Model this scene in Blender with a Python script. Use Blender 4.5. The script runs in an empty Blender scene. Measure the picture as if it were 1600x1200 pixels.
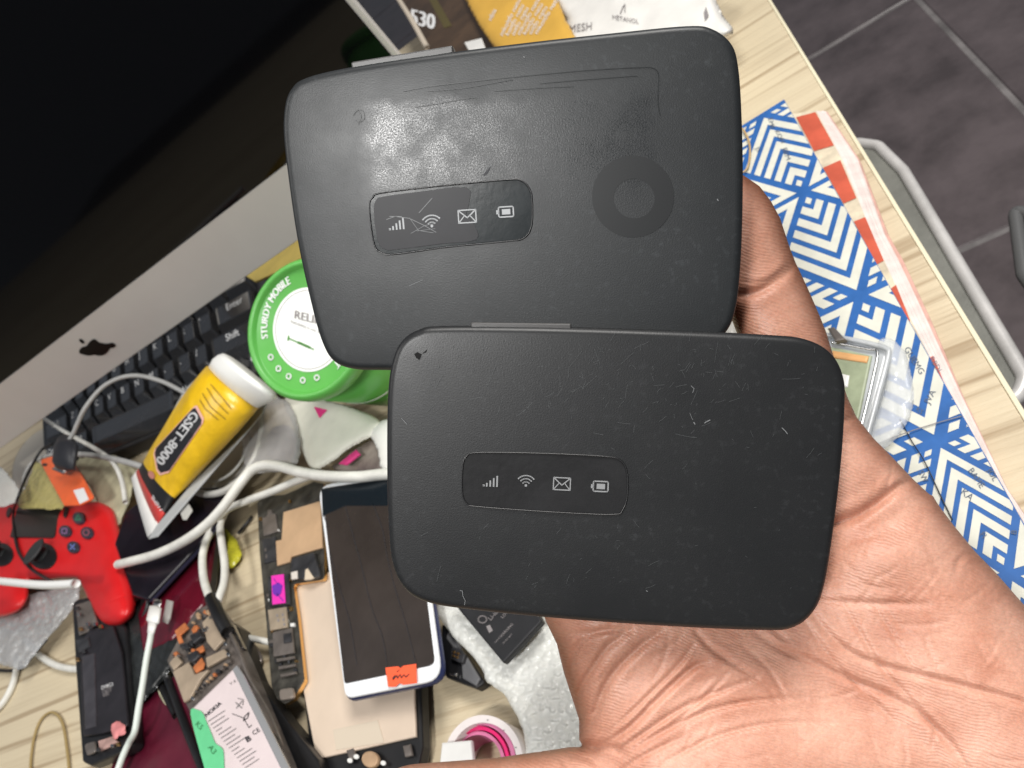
import bpy, bmesh, math, random
import numpy as np
from mathutils import Vector, Matrix
from mathutils.bvhtree import BVHTree
random.seed(4); np.random.seed(4)
S = bpy.context.scene
COL = S.collection
# ------------------------------------------------------------------ camera, world, lights, exposure
F = 1200.0; H = .31
RX = np.array([[.8105, -.4053, -.4229], [-.0057, -.7274, .6862], [-.5857, -.5538, -.5919]])
U_, s_, V_ = np.linalg.svd(RX); RX = U_ @ V_            # rows: world axes in camera (x right, y down, z forward)
CAM = np.array([0, 0, H])
cd = bpy.data.cameras.new('camera'); cam = bpy.data.objects.new('camera', cd); COL.objects.link(cam)
cx, cy, cz = RX[:, 0], -RX[:, 1], -RX[:, 2]
cam.matrix_world = Matrix(((cx[0], cy[0], cz[0], 0), (cx[1], cy[1], cz[1], 0), (cx[2], cy[2], cz[2], H), (0, 0, 0, 1)))
cd.sensor_width = 36; cd.lens = 36 * F / 1600; cd.clip_start = .01; cd.clip_end = 60
cd.dof.use_dof = True; cd.dof.focus_distance = .182; cd.dof.aperture_fstop = 34
S.camera = cam
W = bpy.data.worlds.new('World'); S.world = W; W.use_nodes = True
W.node_tree.nodes['Background'].inputs[0].default_value = (.80, .87, 1.0, 1)
W.node_tree.nodes['Background'].inputs[1].default_value = .14
S.view_settings.view_transform = 'Standard'; S.view_settings.look = 'None'
S.view_settings.exposure = 0; S.view_settings.gamma = 1
def area(name, loc, tgt, sx, sy, power, col=(1, 1, 1)):
    l = bpy.data.lights.new(name, 'AREA'); l.shape = 'RECTANGLE'; l.size = sx; l.size_y = sy; l.energy = power; l.color = col
    o = bpy.data.objects.new(name, l); COL.objects.link(o); o.location = loc
    o.rotation_euler = (Vector(tgt) - Vector(loc)).to_track_quat('-Z', 'Y').to_euler()
    return o
_r = np.array([(615 - 800) / F, (215 - 600) / F, 1.0]); _n = np.array([.12, -.15, .98]); _n /= np.linalg.norm(_n)
_p = _r * .185; _d = _r - 2 * (_r @ _n) * _n; _d /= np.linalg.norm(_d)          # where a ceiling lamp glints in the upper router
_P, _D = CAM + RX @ _p, RX @ _d
area('ceiling_lamp', tuple(_P + _D * 1.2), tuple(_P), .17, .12, 13.0, (1, .99, .97))
area('ceiling_lamp', (.9, .7, 1.7), (-.2, .4, 0), .8, .7, 42, (1, .97, .93))
area('ceiling_lamp', (-1.1, .1, 1.6), (-.5, .5, 0), .8, .8, 9, (1, .97, .93))

# ------------------------------------------------------------------ geometry helpers
def ray(px, py): return RX @ np.array([(px - 800) / F, (py - 600) / F, 1.0])
class Pl:                                   # a plane; pt() gives the point of it seen in a direction
    def __init__(s, o, n): s.o = np.array(o, float); s.n = np.array(n, float); s.n /= np.linalg.norm(s.n)
    def pt(s, px, py):
        r = ray(px, py); t = (s.n @ (s.o - CAM)) / (s.n @ r); return CAM + r * t
    def up(s, d): return Pl(s.o + s.n * d, s.n)
    def nn(s, p): return s.n
def HP(h): return Pl((0, 0, h), (0, 0, 1))
def pl3(a, b, c):                           # plane through three (px,py,height) points
    A, B, C_ = [HP(q[2]).pt(q[0], q[1]) for q in (a, b, c)]
    n = np.cross(B - A, C_ - A)
    if n @ (CAM - A) < 0: n = -n
    return Pl(A, n)
class Surf:                                 # a built mesh, hit by a line of sight, a little above it
    def __init__(s, o, off=.0003, back=None):
        s.t = BVHTree.FromPolygons([v.co.copy() for v in o.data.vertices], [tuple(p.vertices) for p in o.data.polygons]); s.off = off; s.back = back
    def pt(s, px, py):
        r = ray(px, py); r /= np.linalg.norm(r)
        h = s.t.ray_cast(Vector(CAM), Vector(r))
        if h[0] is None: return s.back.pt(px, py) if s.back else CAM + r * .5
        n = h[1] if h[1].dot(Vector(r)) < 0 else -h[1]
        return np.array(h[0] + n * s.off)
    def up(s, d): q = object.__new__(Surf); q.t = s.t; q.off = s.off + d; q.back = s.back; return q

def mesh(name, vs, fs, mat, parent=None, smooth=False, loc=None):
    me = bpy.data.meshes.new(name)
    me.from_pydata([tuple(map(float, v)) for v in vs], [], [tuple(map(int, f)) for f in fs]); me.validate(); me.update()
    if mat:
        for m in (mat if isinstance(mat, (list, tuple)) else [mat]): me.materials.append(m)
    if smooth: me.polygons.foreach_set('use_smooth', [True] * len(me.polygons))
    o = bpy.data.objects.new(name, me); COL.objects.link(o)
    if parent: attach(o, parent)
    return o
def attach(o, parent):
    o.parent = parent
    o.matrix_parent_inverse = Matrix.Translation(parent.location).inverted() if parent.type == 'EMPTY' else Matrix()
def thing(name, label, cat, loc, group=None):
    o = bpy.data.objects.new(name, None); COL.objects.link(o); o.location = loc; o.empty_display_size = .02
    o['label'] = label; o['category'] = cat
    group = group or {'router': 'two pocket routers held in the hand', 'cable': 'cables strewn over the desk', 'stool': 'stools beyond the desk edge', 'thread': 'threads on the book'}.get(cat)
    if group: o['group'] = group
    return o
def tag(o, label, cat, group=None, kind=None):
    o['label'] = label; o['category'] = cat
    group = group or {'router': 'two pocket routers held in the hand', 'cable': 'cables strewn over the desk', 'stool': 'stools beyond the desk edge', 'thread': 'threads on the book'}.get(cat)
    if group: o['group'] = group
    if kind: o['kind'] = kind
    return o
def base(px, py, h=0): return tuple(HP(h).pt(px, py))

def fix_normals(o):
    bm = bmesh.new(); bm.from_mesh(o.data); bmesh.ops.recalc_face_normals(bm, faces=bm.faces[:]); bm.to_mesh(o.data); bm.free()

def round_poly(p, r, seg=5):
    """fillet a closed polygon of 3-D points with radius r"""
    p = [np.array(q, float) for q in p]; n = len(p); out = []
    for i in range(n):
        a, b, c = p[i - 1], p[i], p[(i + 1) % n]
        u = a - b; v = c - b; lu, lv = np.linalg.norm(u), np.linalg.norm(v); u /= lu; v /= lv
        rr = r[i] if isinstance(r, (list, tuple)) else r
        ang = math.acos(max(-1, min(1, u @ v)))
        d = min(rr / max(math.tan(ang / 2), .05), lu * .48, lv * .48)
        if rr <= 0 or ang > 3.0: out.append(b); continue
        for k in range(seg + 1):
            t = k / seg
            out.append((b + u * d) * (1 - t) ** 2 + b * 2 * t * (1 - t) + (b + v * d) * t * t)
    return out
def inset(p, n, d):
    p = np.array(p); m = len(p); e = np.roll(p, -1, 0) - p; e /= np.linalg.norm(e, axis=1)[:, None] + 1e-12
    nr = np.cross(n, e)
    area_ = sum(np.cross(p[i] - p[0], p[(i + 1) % m] - p[0]) @ n for i in range(m))
    if area_ < 0: nr = -nr
    a = nr + np.roll(nr, 1, 0); l = (a * a).sum(1)[:, None]; a = a * 2 / np.maximum(l, .6)
    return p + a * d
def slab3(name, pts, n, t, mat, parent=None, bev=.0008, bseg=2, smooth=False, side=None):
    """solid: pts = outline of the top, n = up, t = thickness"""
    n = np.array(n, float); n /= np.linalg.norm(n); pts = np.array(pts, float); m = len(pts)
    rings = [inset(pts, n, bev * .6) - n * t, pts - n * (t - min(bev, t * .3))]
    for k in range(bseg + 1):
        a = math.pi / 2 * k / bseg
        rings.append(inset(pts, n, bev * (1 - math.cos(a))) - n * bev * (1 - math.sin(a)))
    vs = np.concatenate(rings); fs = []
    for i in range(len(rings) - 1):
        for j in range(m):
            k = (j + 1) % m; fs.append((i * m + j, i * m + k, (i + 1) * m + k, (i + 1) * m + j))
    fs.append(tuple(range(m))[::-1]); L = (len(rings) - 1) * m; fs.append(tuple(range(L, L + m)))
    o = mesh(name, vs, fs, mat if side is None else [mat, side], parent, smooth)
    fix_normals(o)
    if side is not None:
        for p_ in o.data.polygons:
            if p_.index < m * 2: p_.material_index = 1
    return o
def slab(name, px, pl, t, mat, parent=None, bev=.0008, r=0, **k):
    if not isinstance(pl, (Pl, Surf)): pl = HP(pl)
    p = [pl.pt(*q) for q in px]
    if np.any(np.array(r) > 0): p = round_poly(p, r)
    return slab3(name, p, pl.n, t, mat, parent, bev, **k)
def spline(pts, n=10, closed=False):
    pts = np.array(pts, float); m = len(pts); out = []
    for i in range(m if closed else m - 1):
        if closed: a, b, c, d = pts[i - 1], pts[i], pts[(i + 1) % m], pts[(i + 2) % m]
        else: a, b, c, d = pts[max(i - 1, 0)], pts[i], pts[i + 1], pts[min(i + 2, m - 1)]
        for k in range(n):
            t = k / n
            out.append(.5 * ((2 * b) + (c - a) * t + (2 * a - 5 * b + 4 * c - d) * t * t + (3 * b - a - 3 * c + d) * t ** 3))
    if not closed: out.append(pts[-1])
    return np.array(out)
def tube3(name, p, r, mat, parent=None, seg=12, closed=False, flat=None):
    p = np.array(p); m = len(p); vs = []; fs = []
    rr = r if hasattr(r, '__len__') else [r] * m
    up = np.array([.13, .21, .97])
    for i in range(m):
        t = (p[(i + 1) % m] - p[i - 1]) if closed else (p[min(i + 1, m - 1)] - p[max(i - 1, 0)])
        t = t / (np.linalg.norm(t) + 1e-12); u = np.cross(t, up); u /= np.linalg.norm(u) + 1e-9; v = np.cross(u, t)
        for k in range(seg):
            a = 2 * math.pi * k / seg
            vs.append(p[i] + u * math.cos(a) * rr[i] * (flat or 1) + v * math.sin(a) * rr[i])
    for i in range(m if closed else m - 1):
        for k in range(seg):
            j = (i + 1) % m; l = (k + 1) % seg
            fs.append((i * seg + k, i * seg + l, j * seg + l, j * seg + k))
    if not closed: fs += [tuple(range(seg)), tuple(range((m - 1) * seg, m * seg))[::-1]]
    return mesh(name, vs, fs, mat, parent, True)
def tube(name, pts, r, mat, parent=None, **k):
    """cable through (px,py,height) points"""
    p = [HP(q[2]).pt(q[0], q[1]) for q in pts]
    return tube3(name, spline(p, 8, k.get('closed', False)), r, mat, parent, **k)
def flat(name, polys, pl, mat, parent=None, sub=0, smooth=False):
    """thin print: px polygons laid on a plane or a surface"""
    bm = bmesh.new()
    for q in polys:
        vs = [bm.verts.new((a, b, 0)) for a, b in q]
        try: bm.faces.new(vs)
        except ValueError: pass
    bmesh.ops.triangulate(bm, faces=bm.faces[:])
    if sub: bmesh.ops.subdivide_edges(bm, edges=bm.edges[:], cuts=sub, use_grid_fill=True)
    vs = [pl.pt(v.co.x, v.co.y) for v in bm.verts]; bm.verts.index_update()
    fs = [[v.index for v in f.verts] for f in bm.faces]; bm.free()
    return mesh(name, vs, fs, mat, parent, smooth)
_font = {}
def glyphs(s):
    if s not in _font:
        c = bpy.data.curves.new('txt', 'FONT'); c.body = s; c.size = 1; c.resolution_u = 3
        o = bpy.data.objects.new('txt', c); COL.objects.link(o)
        me = bpy.data.meshes.new_from_object(o.evaluated_get(bpy.context.evaluated_depsgraph_get()))
        _font[s] = (np.array([v.co[:2] for v in me.vertices]).reshape(-1, 2), [tuple(p.vertices) for p in me.polygons])
        bpy.data.objects.remove(o); bpy.data.curves.remove(c); bpy.data.meshes.remove(me)
    return _font[s]
def text(name, s, o, u, v, pl, mat, parent=None, bold=0):
    """s starts at px o, u = px vector of one em along the line, v = px vector of one em upwards"""
    g, f = glyphs(s); o, u, v = map(np.array, (o, u, v)); VS = []; FS = []
    for k, dx in enumerate([0] if not bold else (-bold, 0, bold)):
        q = pl.up(.00003 * k); b = len(VS)
        VS += [q.pt(*(o + u * (a + dx) + v * c)) for a, c in g]; FS += [tuple(i + b for i in p) for p in f]
    return mesh(name, VS, FS, mat, parent)
def textf(name, s, fn, pl, mat, parent=None):
    g, f = glyphs(s); return mesh(name, [pl.pt(*fn(a, c)) for a, c in g], f, mat, parent)
def line(pts, w, closed=False):
    """px polyline -> list of px quads of width w"""
    p = np.array(pts, float); out = []; n = len(p)
    for i in range(n if closed else n - 1):
        a, b = p[i], p[(i + 1) % n]; d = b - a; l = np.linalg.norm(d)
        if l < 1e-6: continue
        d /= l; q = np.array([-d[1], d[0]]) * w / 2; e = d * w * .25
        out.append([a - q - e, b - q + e, b + q + e, a + q - e])
    return out
def ell(c, rx, ry, n=32, a0=0, a1=2 * math.pi, rot=0):
    o = []
    for i in range(n if a1 - a0 > 6.28 else n + 1):
        a = a0 + (a1 - a0) * i / n; x, y = rx * math.cos(a), ry * math.sin(a)
        o.append((c[0] + x * math.cos(rot) - y * math.sin(rot), c[1] + x * math.sin(rot) + y * math.cos(rot)))
    return o

# signed distance of px grids
def seg_d(X, Y, a, b):
    ax, ay = a; dx, dy = b[0] - ax, b[1] - ay; t = np.clip(((X - ax) * dx + (Y - ay) * dy) / (dx * dx + dy * dy + 1e-9), 0, 1)
    return np.hypot(X - ax - t * dx, Y - ay - t * dy), t
def sd_poly(X, Y, P):
    d = np.full(X.shape, 1e9); ins = np.zeros(X.shape, bool); n = len(P)
    for i in range(n):
        a, b = P[i], P[(i + 1) % n]; d = np.minimum(d, seg_d(X, Y, a, b)[0])
        if a[1] != b[1]:
            c = ((a[1] > Y) != (b[1] > Y)) & (X < (b[0] - a[0]) * (Y - a[1]) / (b[1] - a[1]) + a[0]); ins ^= c
    return np.where(ins, d, -d)
def sd_chain(X, Y, pts):
    f = np.full(X.shape, -1e9)
    for (x0, y0, r0), (x1, y1, r1) in zip(pts, pts[1:]):
        d, t = seg_d(X, Y, (x0, y0), (x1, y1)); f = np.maximum(f, r0 + (r1 - r0) * t - d)
    return f
def inflate(name, bounds, step, field, depth, mat, parent=None, attr=None):
    """a rounded solid: field(X,Y) -> (signed distance px, front height m, back height m); depth(X,Y) = distance of its middle"""
    x0, y0, x1, y1 = bounds
    X, Y = np.meshgrid(np.arange(x0, x1 + step, step, float), np.arange(y0, y1 + step, step, float))
    f, hf, hb = field(X, Y); ins = f > 0
    gy, gx = np.gradient(f, step); g2 = np.maximum(gx * gx + gy * gy, .25)
    sx = np.where(ins, X, X - np.clip(f, -step * 2, 0) * gx / g2); sy = np.where(ins, Y, Y - np.clip(f, -step * 2, 0) * gy / g2)
    hf = np.where(ins, hf, 0); hb = np.where(ins, hb, 0)
    c = ins[:-1, :-1] | ins[1:, :-1] | ins[:-1, 1:] | ins[1:, 1:]
    used = np.zeros(X.shape, bool)
    for a in (slice(None, -1), slice(1, None)):
        for b in (slice(None, -1), slice(1, None)): used[a, b] |= c
    idx = -np.ones(X.shape, int); idx[used] = np.arange(used.sum()); nb = used.sum()
    idb = idx.copy(); idb[ins] = nb + np.arange(ins.sum())
    zc = depth(X, Y)
    def pos(m, z):
        r = np.stack([(sx[m] - 800) / F, (sy[m] - 600) / F, np.ones(m.sum())], 1) @ RX.T
        return CAM + r * z[m][:, None]
    vs = np.concatenate([pos(used, zc - hf), pos(ins, zc + hb)])
    I, J = np.nonzero(c)
    q = lambda T, rev: np.stack([T[I, J], T[I, J + 1], T[I + 1, J + 1], T[I + 1, J]][::rev], 1)
    fs = np.concatenate([q(idx, -1), q(idb, 1)])
    me = bpy.data.meshes.new(name); me.from_pydata(vs.tolist(), [], fs.tolist()); me.materials.append(mat)
    me.polygons.foreach_set('use_smooth', [True] * len(me.polygons))
    uv = me.uv_layers.new(name='uv'); uu = np.concatenate([np.stack([X[used], Y[used]], 1), np.stack([X[ins], Y[ins]], 1)]) / 1000
    li = np.zeros(len(me.loops), int); me.loops.foreach_get('vertex_index', li); uv.data.foreach_set('uv', uu[li].ravel())
    if attr is not None:
        A = me.attributes.new('pigment', 'FLOAT', 'POINT'); a = attr(X, Y, f)
        A.data.foreach_set('value', np.concatenate([a[used], np.ones(ins.sum())]).astype(float))
    me.update(); o = bpy.data.objects.new(name, me); COL.objects.link(o)
    if parent: attach(o, parent)
    return o
def crumple(name, px, h, amp, mat, parent=None, step=4, wl=18, seed=0, thick=.0012, cell=0, lift=.004):
    """a crumpled or bubbly sheet lying on the things below, closed underneath"""
    rs = np.random.RandomState(seed); P = spline(px, 5, True); P = P + rs.uniform(-1.3, 1.3, P.shape); px = [tuple(q) for q in P]; x0, y0 = P.min(0); x1, y1 = P.max(0)
    wv = [(rs.uniform(-1, 1, 2) / np.array([1, 1]), rs.uniform(0, 6.28), rs.uniform(.6, 1.8)) for _ in range(9)]
    cells = rs.uniform([x0, y0], [x1, y1], (int((x1 - x0) * (y1 - y0) / max(cell, 1) ** 2) + 1, 2)) if cell else None
    pl = HP(h); zz = lambda X, Y: ((pl.o - CAM) @ pl.n) / (((X - 800) / F) * RX[2, 0] + ((Y - 600) / F) * RX[2, 1] + RX[2, 2])
    def field(X, Y):
        f = sd_poly(X, Y, px); n = 0
        for (a, b), ph, k in wv: n = n + np.abs(np.sin((X * a + Y * b) * k * 6.28 / wl * .5 + ph + 1.3 * np.sin((X * b - Y * a) * 3 / wl))) / 9
        hh = lift * np.minimum(np.maximum(f, 0) / 14, 1) ** .5 + amp * (.35 if cell else 1) * n * np.minimum(np.maximum(f, 0) / 6, 1)
        if cells is not None:
            d = np.full(X.shape, 1e9)
            for c in cells: d = np.minimum(d, np.hypot(X - c[0], Y - c[1]))
            hh = hh + amp * np.sqrt(np.maximum(1 - (d / (cell * .6)) ** 2, 0)) * np.minimum(np.maximum(f, 0) / 4, 1)
        return f, hh, np.full(X.shape, thick)
    return inflate(name, (x0 - step, y0 - step, x1 + step, y1 + step), step, field, zz, mat, parent)

# ------------------------------------------------------------------ materials
def M(name, col, rough=.5, metal=0, spec=.5, v=0, vs=60, col2=None, bump=0, bs=400, trans=0, alpha=1, coat=0, emit=0, sss=0):
    m = bpy.data.materials.new(name); m.use_nodes = True; nt = m.node_tree; b = nt.nodes['Principled BSDF']; I = b.inputs
    I['Base Color'].default_value = (*col, 1); I['Roughness'].default_value = rough; I['Metallic'].default_value = metal
    I['Specular IOR Level'].default_value = spec; I['Transmission Weight'].default_value = trans; I['Alpha'].default_value = alpha
    I['Coat Weight'].default_value = coat
    if sss: I['Subsurface Weight'].default_value = sss; I['Subsurface Radius'].default_value = (.004, .0016, .0008); I['Subsurface Scale'].default_value = 1
    tc = nt.nodes.new('ShaderNodeTexCoord')
    if v or col2:
        n = nt.nodes.new('ShaderNodeTexNoise'); n.inputs['Scale'].default_value = vs; n.inputs['Detail'].default_value = 6; n.inputs['Roughness'].default_value = .65
        nt.links.new(tc.outputs['Object'], n.inputs['Vector'])
        r = nt.nodes.new('ShaderNodeValToRGB'); c2 = col2 or tuple(c * (1 - v) for c in col); c1 = col if col2 else tuple(min(c * (1 + v * .6), 1) for c in col)
        r.color_ramp.elements[0].position = .35; r.color_ramp.elements[1].position = .65
        r.color_ramp.elements[0].color = (*c2, 1); r.color_ramp.elements[1].color = (*c1, 1)
        nt.links.new(n.outputs['Fac'], r.inputs['Fac']); nt.links.new(r.outputs['Color'], I['Base Color'])
        mr = nt.nodes.new('ShaderNodeMapRange'); mr.inputs['To Min'].default_value = max(rough - .08, .02); mr.inputs['To Max'].default_value = min(rough + .1, 1)
        nt.links.new(n.outputs['Fac'], mr.inputs['Value']); nt.links.new(mr.outputs['Result'], I['Roughness'])
    if bump:
        n = nt.nodes.new('ShaderNodeTexNoise'); n.inputs['Scale'].default_value = bs; n.inputs['Detail'].default_value = 4
        nt.links.new(tc.outputs['Object'], n.inputs['Vector'])
        bp = nt.nodes.new('ShaderNodeBump'); bp.inputs['Distance'].default_value = bump; bp.inputs['Strength'].default_value = 1
        nt.links.new(n.outputs['Fac'], bp.inputs['Height']); nt.links.new(bp.outputs['Normal'], I['Normal'])
    return m
def N(nt, t, **kw):
    n = nt.nodes.new(t)
    for k, v in kw.items():
        if hasattr(n, k): setattr(n, k, v)
        else: n.inputs[k].default_value = v
    return n
m_black = M('black_plastic', (.009, .009, .010), .35, v=.3, vs=30)
m_blackg = M('black_gloss', (.004, .004, .005), .08, v=.3)
m_white = M('white_plastic', (.72, .71, .68), .35, v=.06, vs=40)
m_cable = M('white_cable', (.66, .65, .60), .42, v=.14, vs=60)
m_greycable = M('grey_cable', (.36, .36, .35), .45, v=.1)
m_metal = M('bare_metal', (.6, .6, .6), .25, 1)
m_print_w = M('white_print', (.75, .75, .75), .5)
m_print_k = M('black_print', (.02, .02, .025), .6)
m_print_g = M('grey_print', (.22, .2, .2), .6)
m_clear = M('clear_plastic', (.85, .87, .88), .12, alpha=.34, spec=.7, bump=.0006, bs=60)
m_frost = M('frosted_plastic', (.62, .61, .57), .3, alpha=.62, bump=.0005, bs=50)
m_tan = M('shield_tan', (.50, .33, .20), .38, .25, v=.2, vs=50, bump=.00004, bs=300)
m_beige = M('beige_metal', (.64, .52, .41), .45, .15, v=.07, vs=14)
m_greyshield = M('grey_shield', (.23, .2, .18), .32, .6, v=.25, vs=70)
m_gold = M('gold_contact', (.8, .5, .2), .3, 1)
m_copper = M('copper_flex', (.62, .20, .07), .35, .3, v=.3)
m_chip = M('dark_chip', (.03, .03, .033), .35, v=.5, vs=90)
m_bubble = M('bubble_wrap', (.90, .91, .87), .10, spec=.9, alpha=.66, coat=.6, bump=.0010, bs=230)
m_maroon = M('maroon_gloss', (.10, .005, .014), .12, v=.4, vs=9, coat=.5)

# desk top: pale laminate with streaky brown grain running along x
def desk_mat():
    m = bpy.data.materials.new('streaky_laminate'); m.use_nodes = True; nt = m.node_tree; b = nt.nodes['Principled BSDF']; L = nt.links
    tc = N(nt, 'ShaderNodeTexCoord')
    def streak(sx, sy, det, p0, p1, off):
        mp = N(nt, 'ShaderNodeMapping'); mp.inputs['Scale'].default_value = (sx, sy, 1); mp.inputs['Location'].default_value = (off, off * .7, 0); mp.inputs['Rotation'].default_value = (0, 0, .02)
        L.new(tc.outputs['Object'], mp.inputs['Vector']); n = N(nt, 'ShaderNodeTexNoise'); n.inputs['Scale'].default_value = 1; n.inputs['Detail'].default_value = det; n.inputs['Roughness'].default_value = .5
        L.new(mp.outputs[0], n.inputs['Vector']); r = N(nt, 'ShaderNodeValToRGB'); e = r.color_ramp.elements
        e[0].position = p0; e[0].color = (0, 0, 0, 1); e[1].position = p1; e[1].color = (1, 1, 1, 1); L.new(n.outputs['Fac'], r.inputs['Fac']); return r
    a = streak(2.0, 105, 3, .54, .64, 1); c = streak(1.3, 38, 2, .46, .64, 7); d = streak(5, 330, 2, .5, .75, 3); w = streak(90, 700, 2, .3, .7, 5)
    mx = N(nt, 'ShaderNodeMix', data_type='RGBA'); mx.inputs[6].default_value = (.60, .51, .355, 1); mx.inputs[7].default_value = (.30, .215, .125, 1)
    mul = N(nt, 'ShaderNodeMath', operation='MAXIMUM'); m2 = N(nt, 'ShaderNodeMath', operation='MULTIPLY'); m2.inputs[1].default_value = .3
    L.new(c.outputs['Color'], m2.inputs[0]); L.new(a.outputs['Color'], mul.inputs[0]); L.new(m2.outputs[0], mul.inputs[1])
    m3 = N(nt, 'ShaderNodeMath', operation='MULTIPLY'); m3.inputs[1].default_value = .22; L.new(d.outputs['Color'], m3.inputs[0])
    ad = N(nt, 'ShaderNodeMath', operation='MULTIPLY_ADD'); ad.inputs[1].default_value = .72; ad.use_clamp = True
    L.new(mul.outputs[0], ad.inputs[0]); L.new(m3.outputs[0], ad.inputs[2]); L.new(ad.outputs[0], mx.inputs[0])
    L.new(mx.outputs[2], b.inputs['Base Color']); b.inputs['Roughness'].default_value = .42
    bp = N(nt, 'ShaderNodeBump'); bp.inputs['Distance'].default_value = .0003; bp.inputs['Strength'].default_value = .5; L.new(w.outputs['Color'], bp.inputs['Height']); L.new(bp.outputs[0], b.inputs['Normal'])
    return m
m_desk = desk_mat()
m_edge = M('pale_edge_band', (.72, .66, .48), .4)
m_tile = M('dark_floor_tile', (.135, .110, .112), .34, v=.35, vs=7, bump=.0004, bs=60)
m_grout = M('pale_grout', (.26, .24, .235), .7, v=.4, vs=12)

# ------------------------------------------------------------------ setting: floor and desk
FZ = -.75
def tiles():
    fp = HP(FZ)
    yA = fp.pt(1320, 58)[1]; yC = fp.pt(1540, 372)[1]; xB = fp.pt(1520, 88)[0]
    dy = yA - yC; vs = []; fs = []; g = .004
    xs = [xB + k * dy for k in range(-6, 4)]; ys = [yC + k * dy for k in range(-4, 7)]
    for i in range(len(xs) - 1):
        for j in range(len(ys) - 1):
            x0, x1, y0, y1 = xs[i] + g, xs[i + 1] - g, ys[j] + g, ys[j + 1] - g; b = len(vs); e = .004
            vs += [(x0, y0, FZ - .004), (x1, y0, FZ - .004), (x1, y1, FZ - .004), (x0, y1, FZ - .004), (x0 + e, y0 + e, FZ), (x1 - e, y0 + e, FZ), (x1 - e, y1 - e, FZ), (x0 + e, y1 - e, FZ)]
            fs += [(b + 4, b + 5, b + 6, b + 7)] + [(b + k, b + (k + 1) % 4, b + 4 + (k + 1) % 4, b + 4 + k) for k in range(4)]
    nt_ = len(fs); b = len(vs); q = 6
    vs += [(-q, -q, FZ - .003), (q, -q, FZ - .003), (q, q, FZ - .003), (-q, q, FZ - .003)]; fs.append((b, b + 1, b + 2, b + 3))
    o = mesh('floor', vs, fs, [m_tile, m_grout]); o.data.polygons[nt_].material_index = 1; o['kind'] = 'structure'
tiles()
XE = HP(0).pt(1400, 316)[0]; YB = HP(0).pt(640, 66)[1]
dk = thing('desk', 'pale streaky wood grain desk carrying all the clutter', 'desk', (XE - .9, .5, FZ))
def boxv(x0, x1, y0, y1, z0, z1): return [(x0, y0, z1), (x1, y0, z1), (x1, y1, z1), (x0, y1, z1)]
slab3('desk_top', boxv(XE - 2.6, XE - .0022, -.6, YB, 0, 0), (0, 0, 1), .026, m_desk, dk, bev=.0004)
slab3('edge_band', boxv(XE - .0021, XE, -.6, YB, 0, .0003), (0, 0, 1), .027, m_edge, dk, bev=.0004)
for x in (XE - .1, XE - 2.45):
    for y in (-.5, YB - .12): slab3('leg', boxv(x, x + .05, y, y + .05, 0, -.0265), (0, 0, 1), abs(FZ) - .0265, m_greyshield, dk, bev=.002)

# stools beyond the desk edge
m_rim = M('pale_rim', (.60, .58, .56), .35, .2, v=.15, vs=30); m_seat = M('grey_vinyl', (.17, .17, .15), .6, v=.2, vs=30, bump=.0004, bs=500)
def stool(loc, label, pts, h, m_rim=m_rim):
    t = thing('stool', label, 'stool', loc)
    p = round_poly([HP(h).pt(*q) for q in pts], .014, 8); c = np.mean(p, 0)
    slab3('seat', [a + (c - a) / np.linalg.norm(c - a) * .004 for a in p], (0, 0, 1), .02, m_seat, t, bev=.003)
    tube3('rim', np.array(p), .0048, m_rim, t, closed=True)
    tube3('post', [c - (0, 0, .02), (c[0], c[1], FZ + .03)], .02, m_rim, t)
    slab3('foot', [(c[0] + .15 * math.cos(a), c[1] + .15 * math.sin(a), FZ + .03) for a in np.linspace(0, 6.28, 33)[:-1]], (0, 0, 1), .029, m_rim, t, bev=.004)
stool(base(1400, 500, FZ), 'grey stool with rounded pale metal rim showing along the desk edge', [(1330, 222), (1372, 228), (1412, 268), (1602, 590), (1592, 622), (1540, 640), (1360, 560), (1200, 330)], -.16)
stool(base(1640, 420, FZ), 'stool with dark seat cut off at the right border of the photo', [(1586, 330), (1610, 335), (1760, 520), (1730, 600), (1600, 430)], -.16, M('dark_rim', (.10, .10, .10), .35))

# ------------------------------------------------------------------ books at the right
m_paper = M('page_edges', (.72, .62, .58), .8, v=.14, vs=120)
m_red = M('red_cover', (.52, .09, .045), .55, v=.2, vs=50); m_cream = M('cream_cover', (.62, .54, .40), .6, v=.3, vs=60)
rb = thing('exercise_book', 'worn red and cream striped exercise book under the blue patterned one', 'book', base(1300, 300))
RL = [(1236, 178), (1275, 172), (1316, 250), (1362, 365), (1381, 406), (1425, 503), (1480, 612), (1560, 760), (1640, 900), (1560, 905), (1380, 560)]
slab('cover', RL, .020, .0012, m_cream, rb, bev=.0003)
for q in ([(1244, 183), (1274, 175), (1303, 227), (1272, 236)], [(1286, 262), (1313, 250), (1338, 309), (1318, 318)],
          [(1334, 346), (1352, 339), (1381, 407), (1370, 413)], [(1390, 452), (1400, 445), (1422, 500), (1419, 508)], [(1450, 560), (1458, 556), (1476, 600), (1472, 606)]):
    flat('red_stripe', [q], HP(.0204), m_red, rb)
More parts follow.
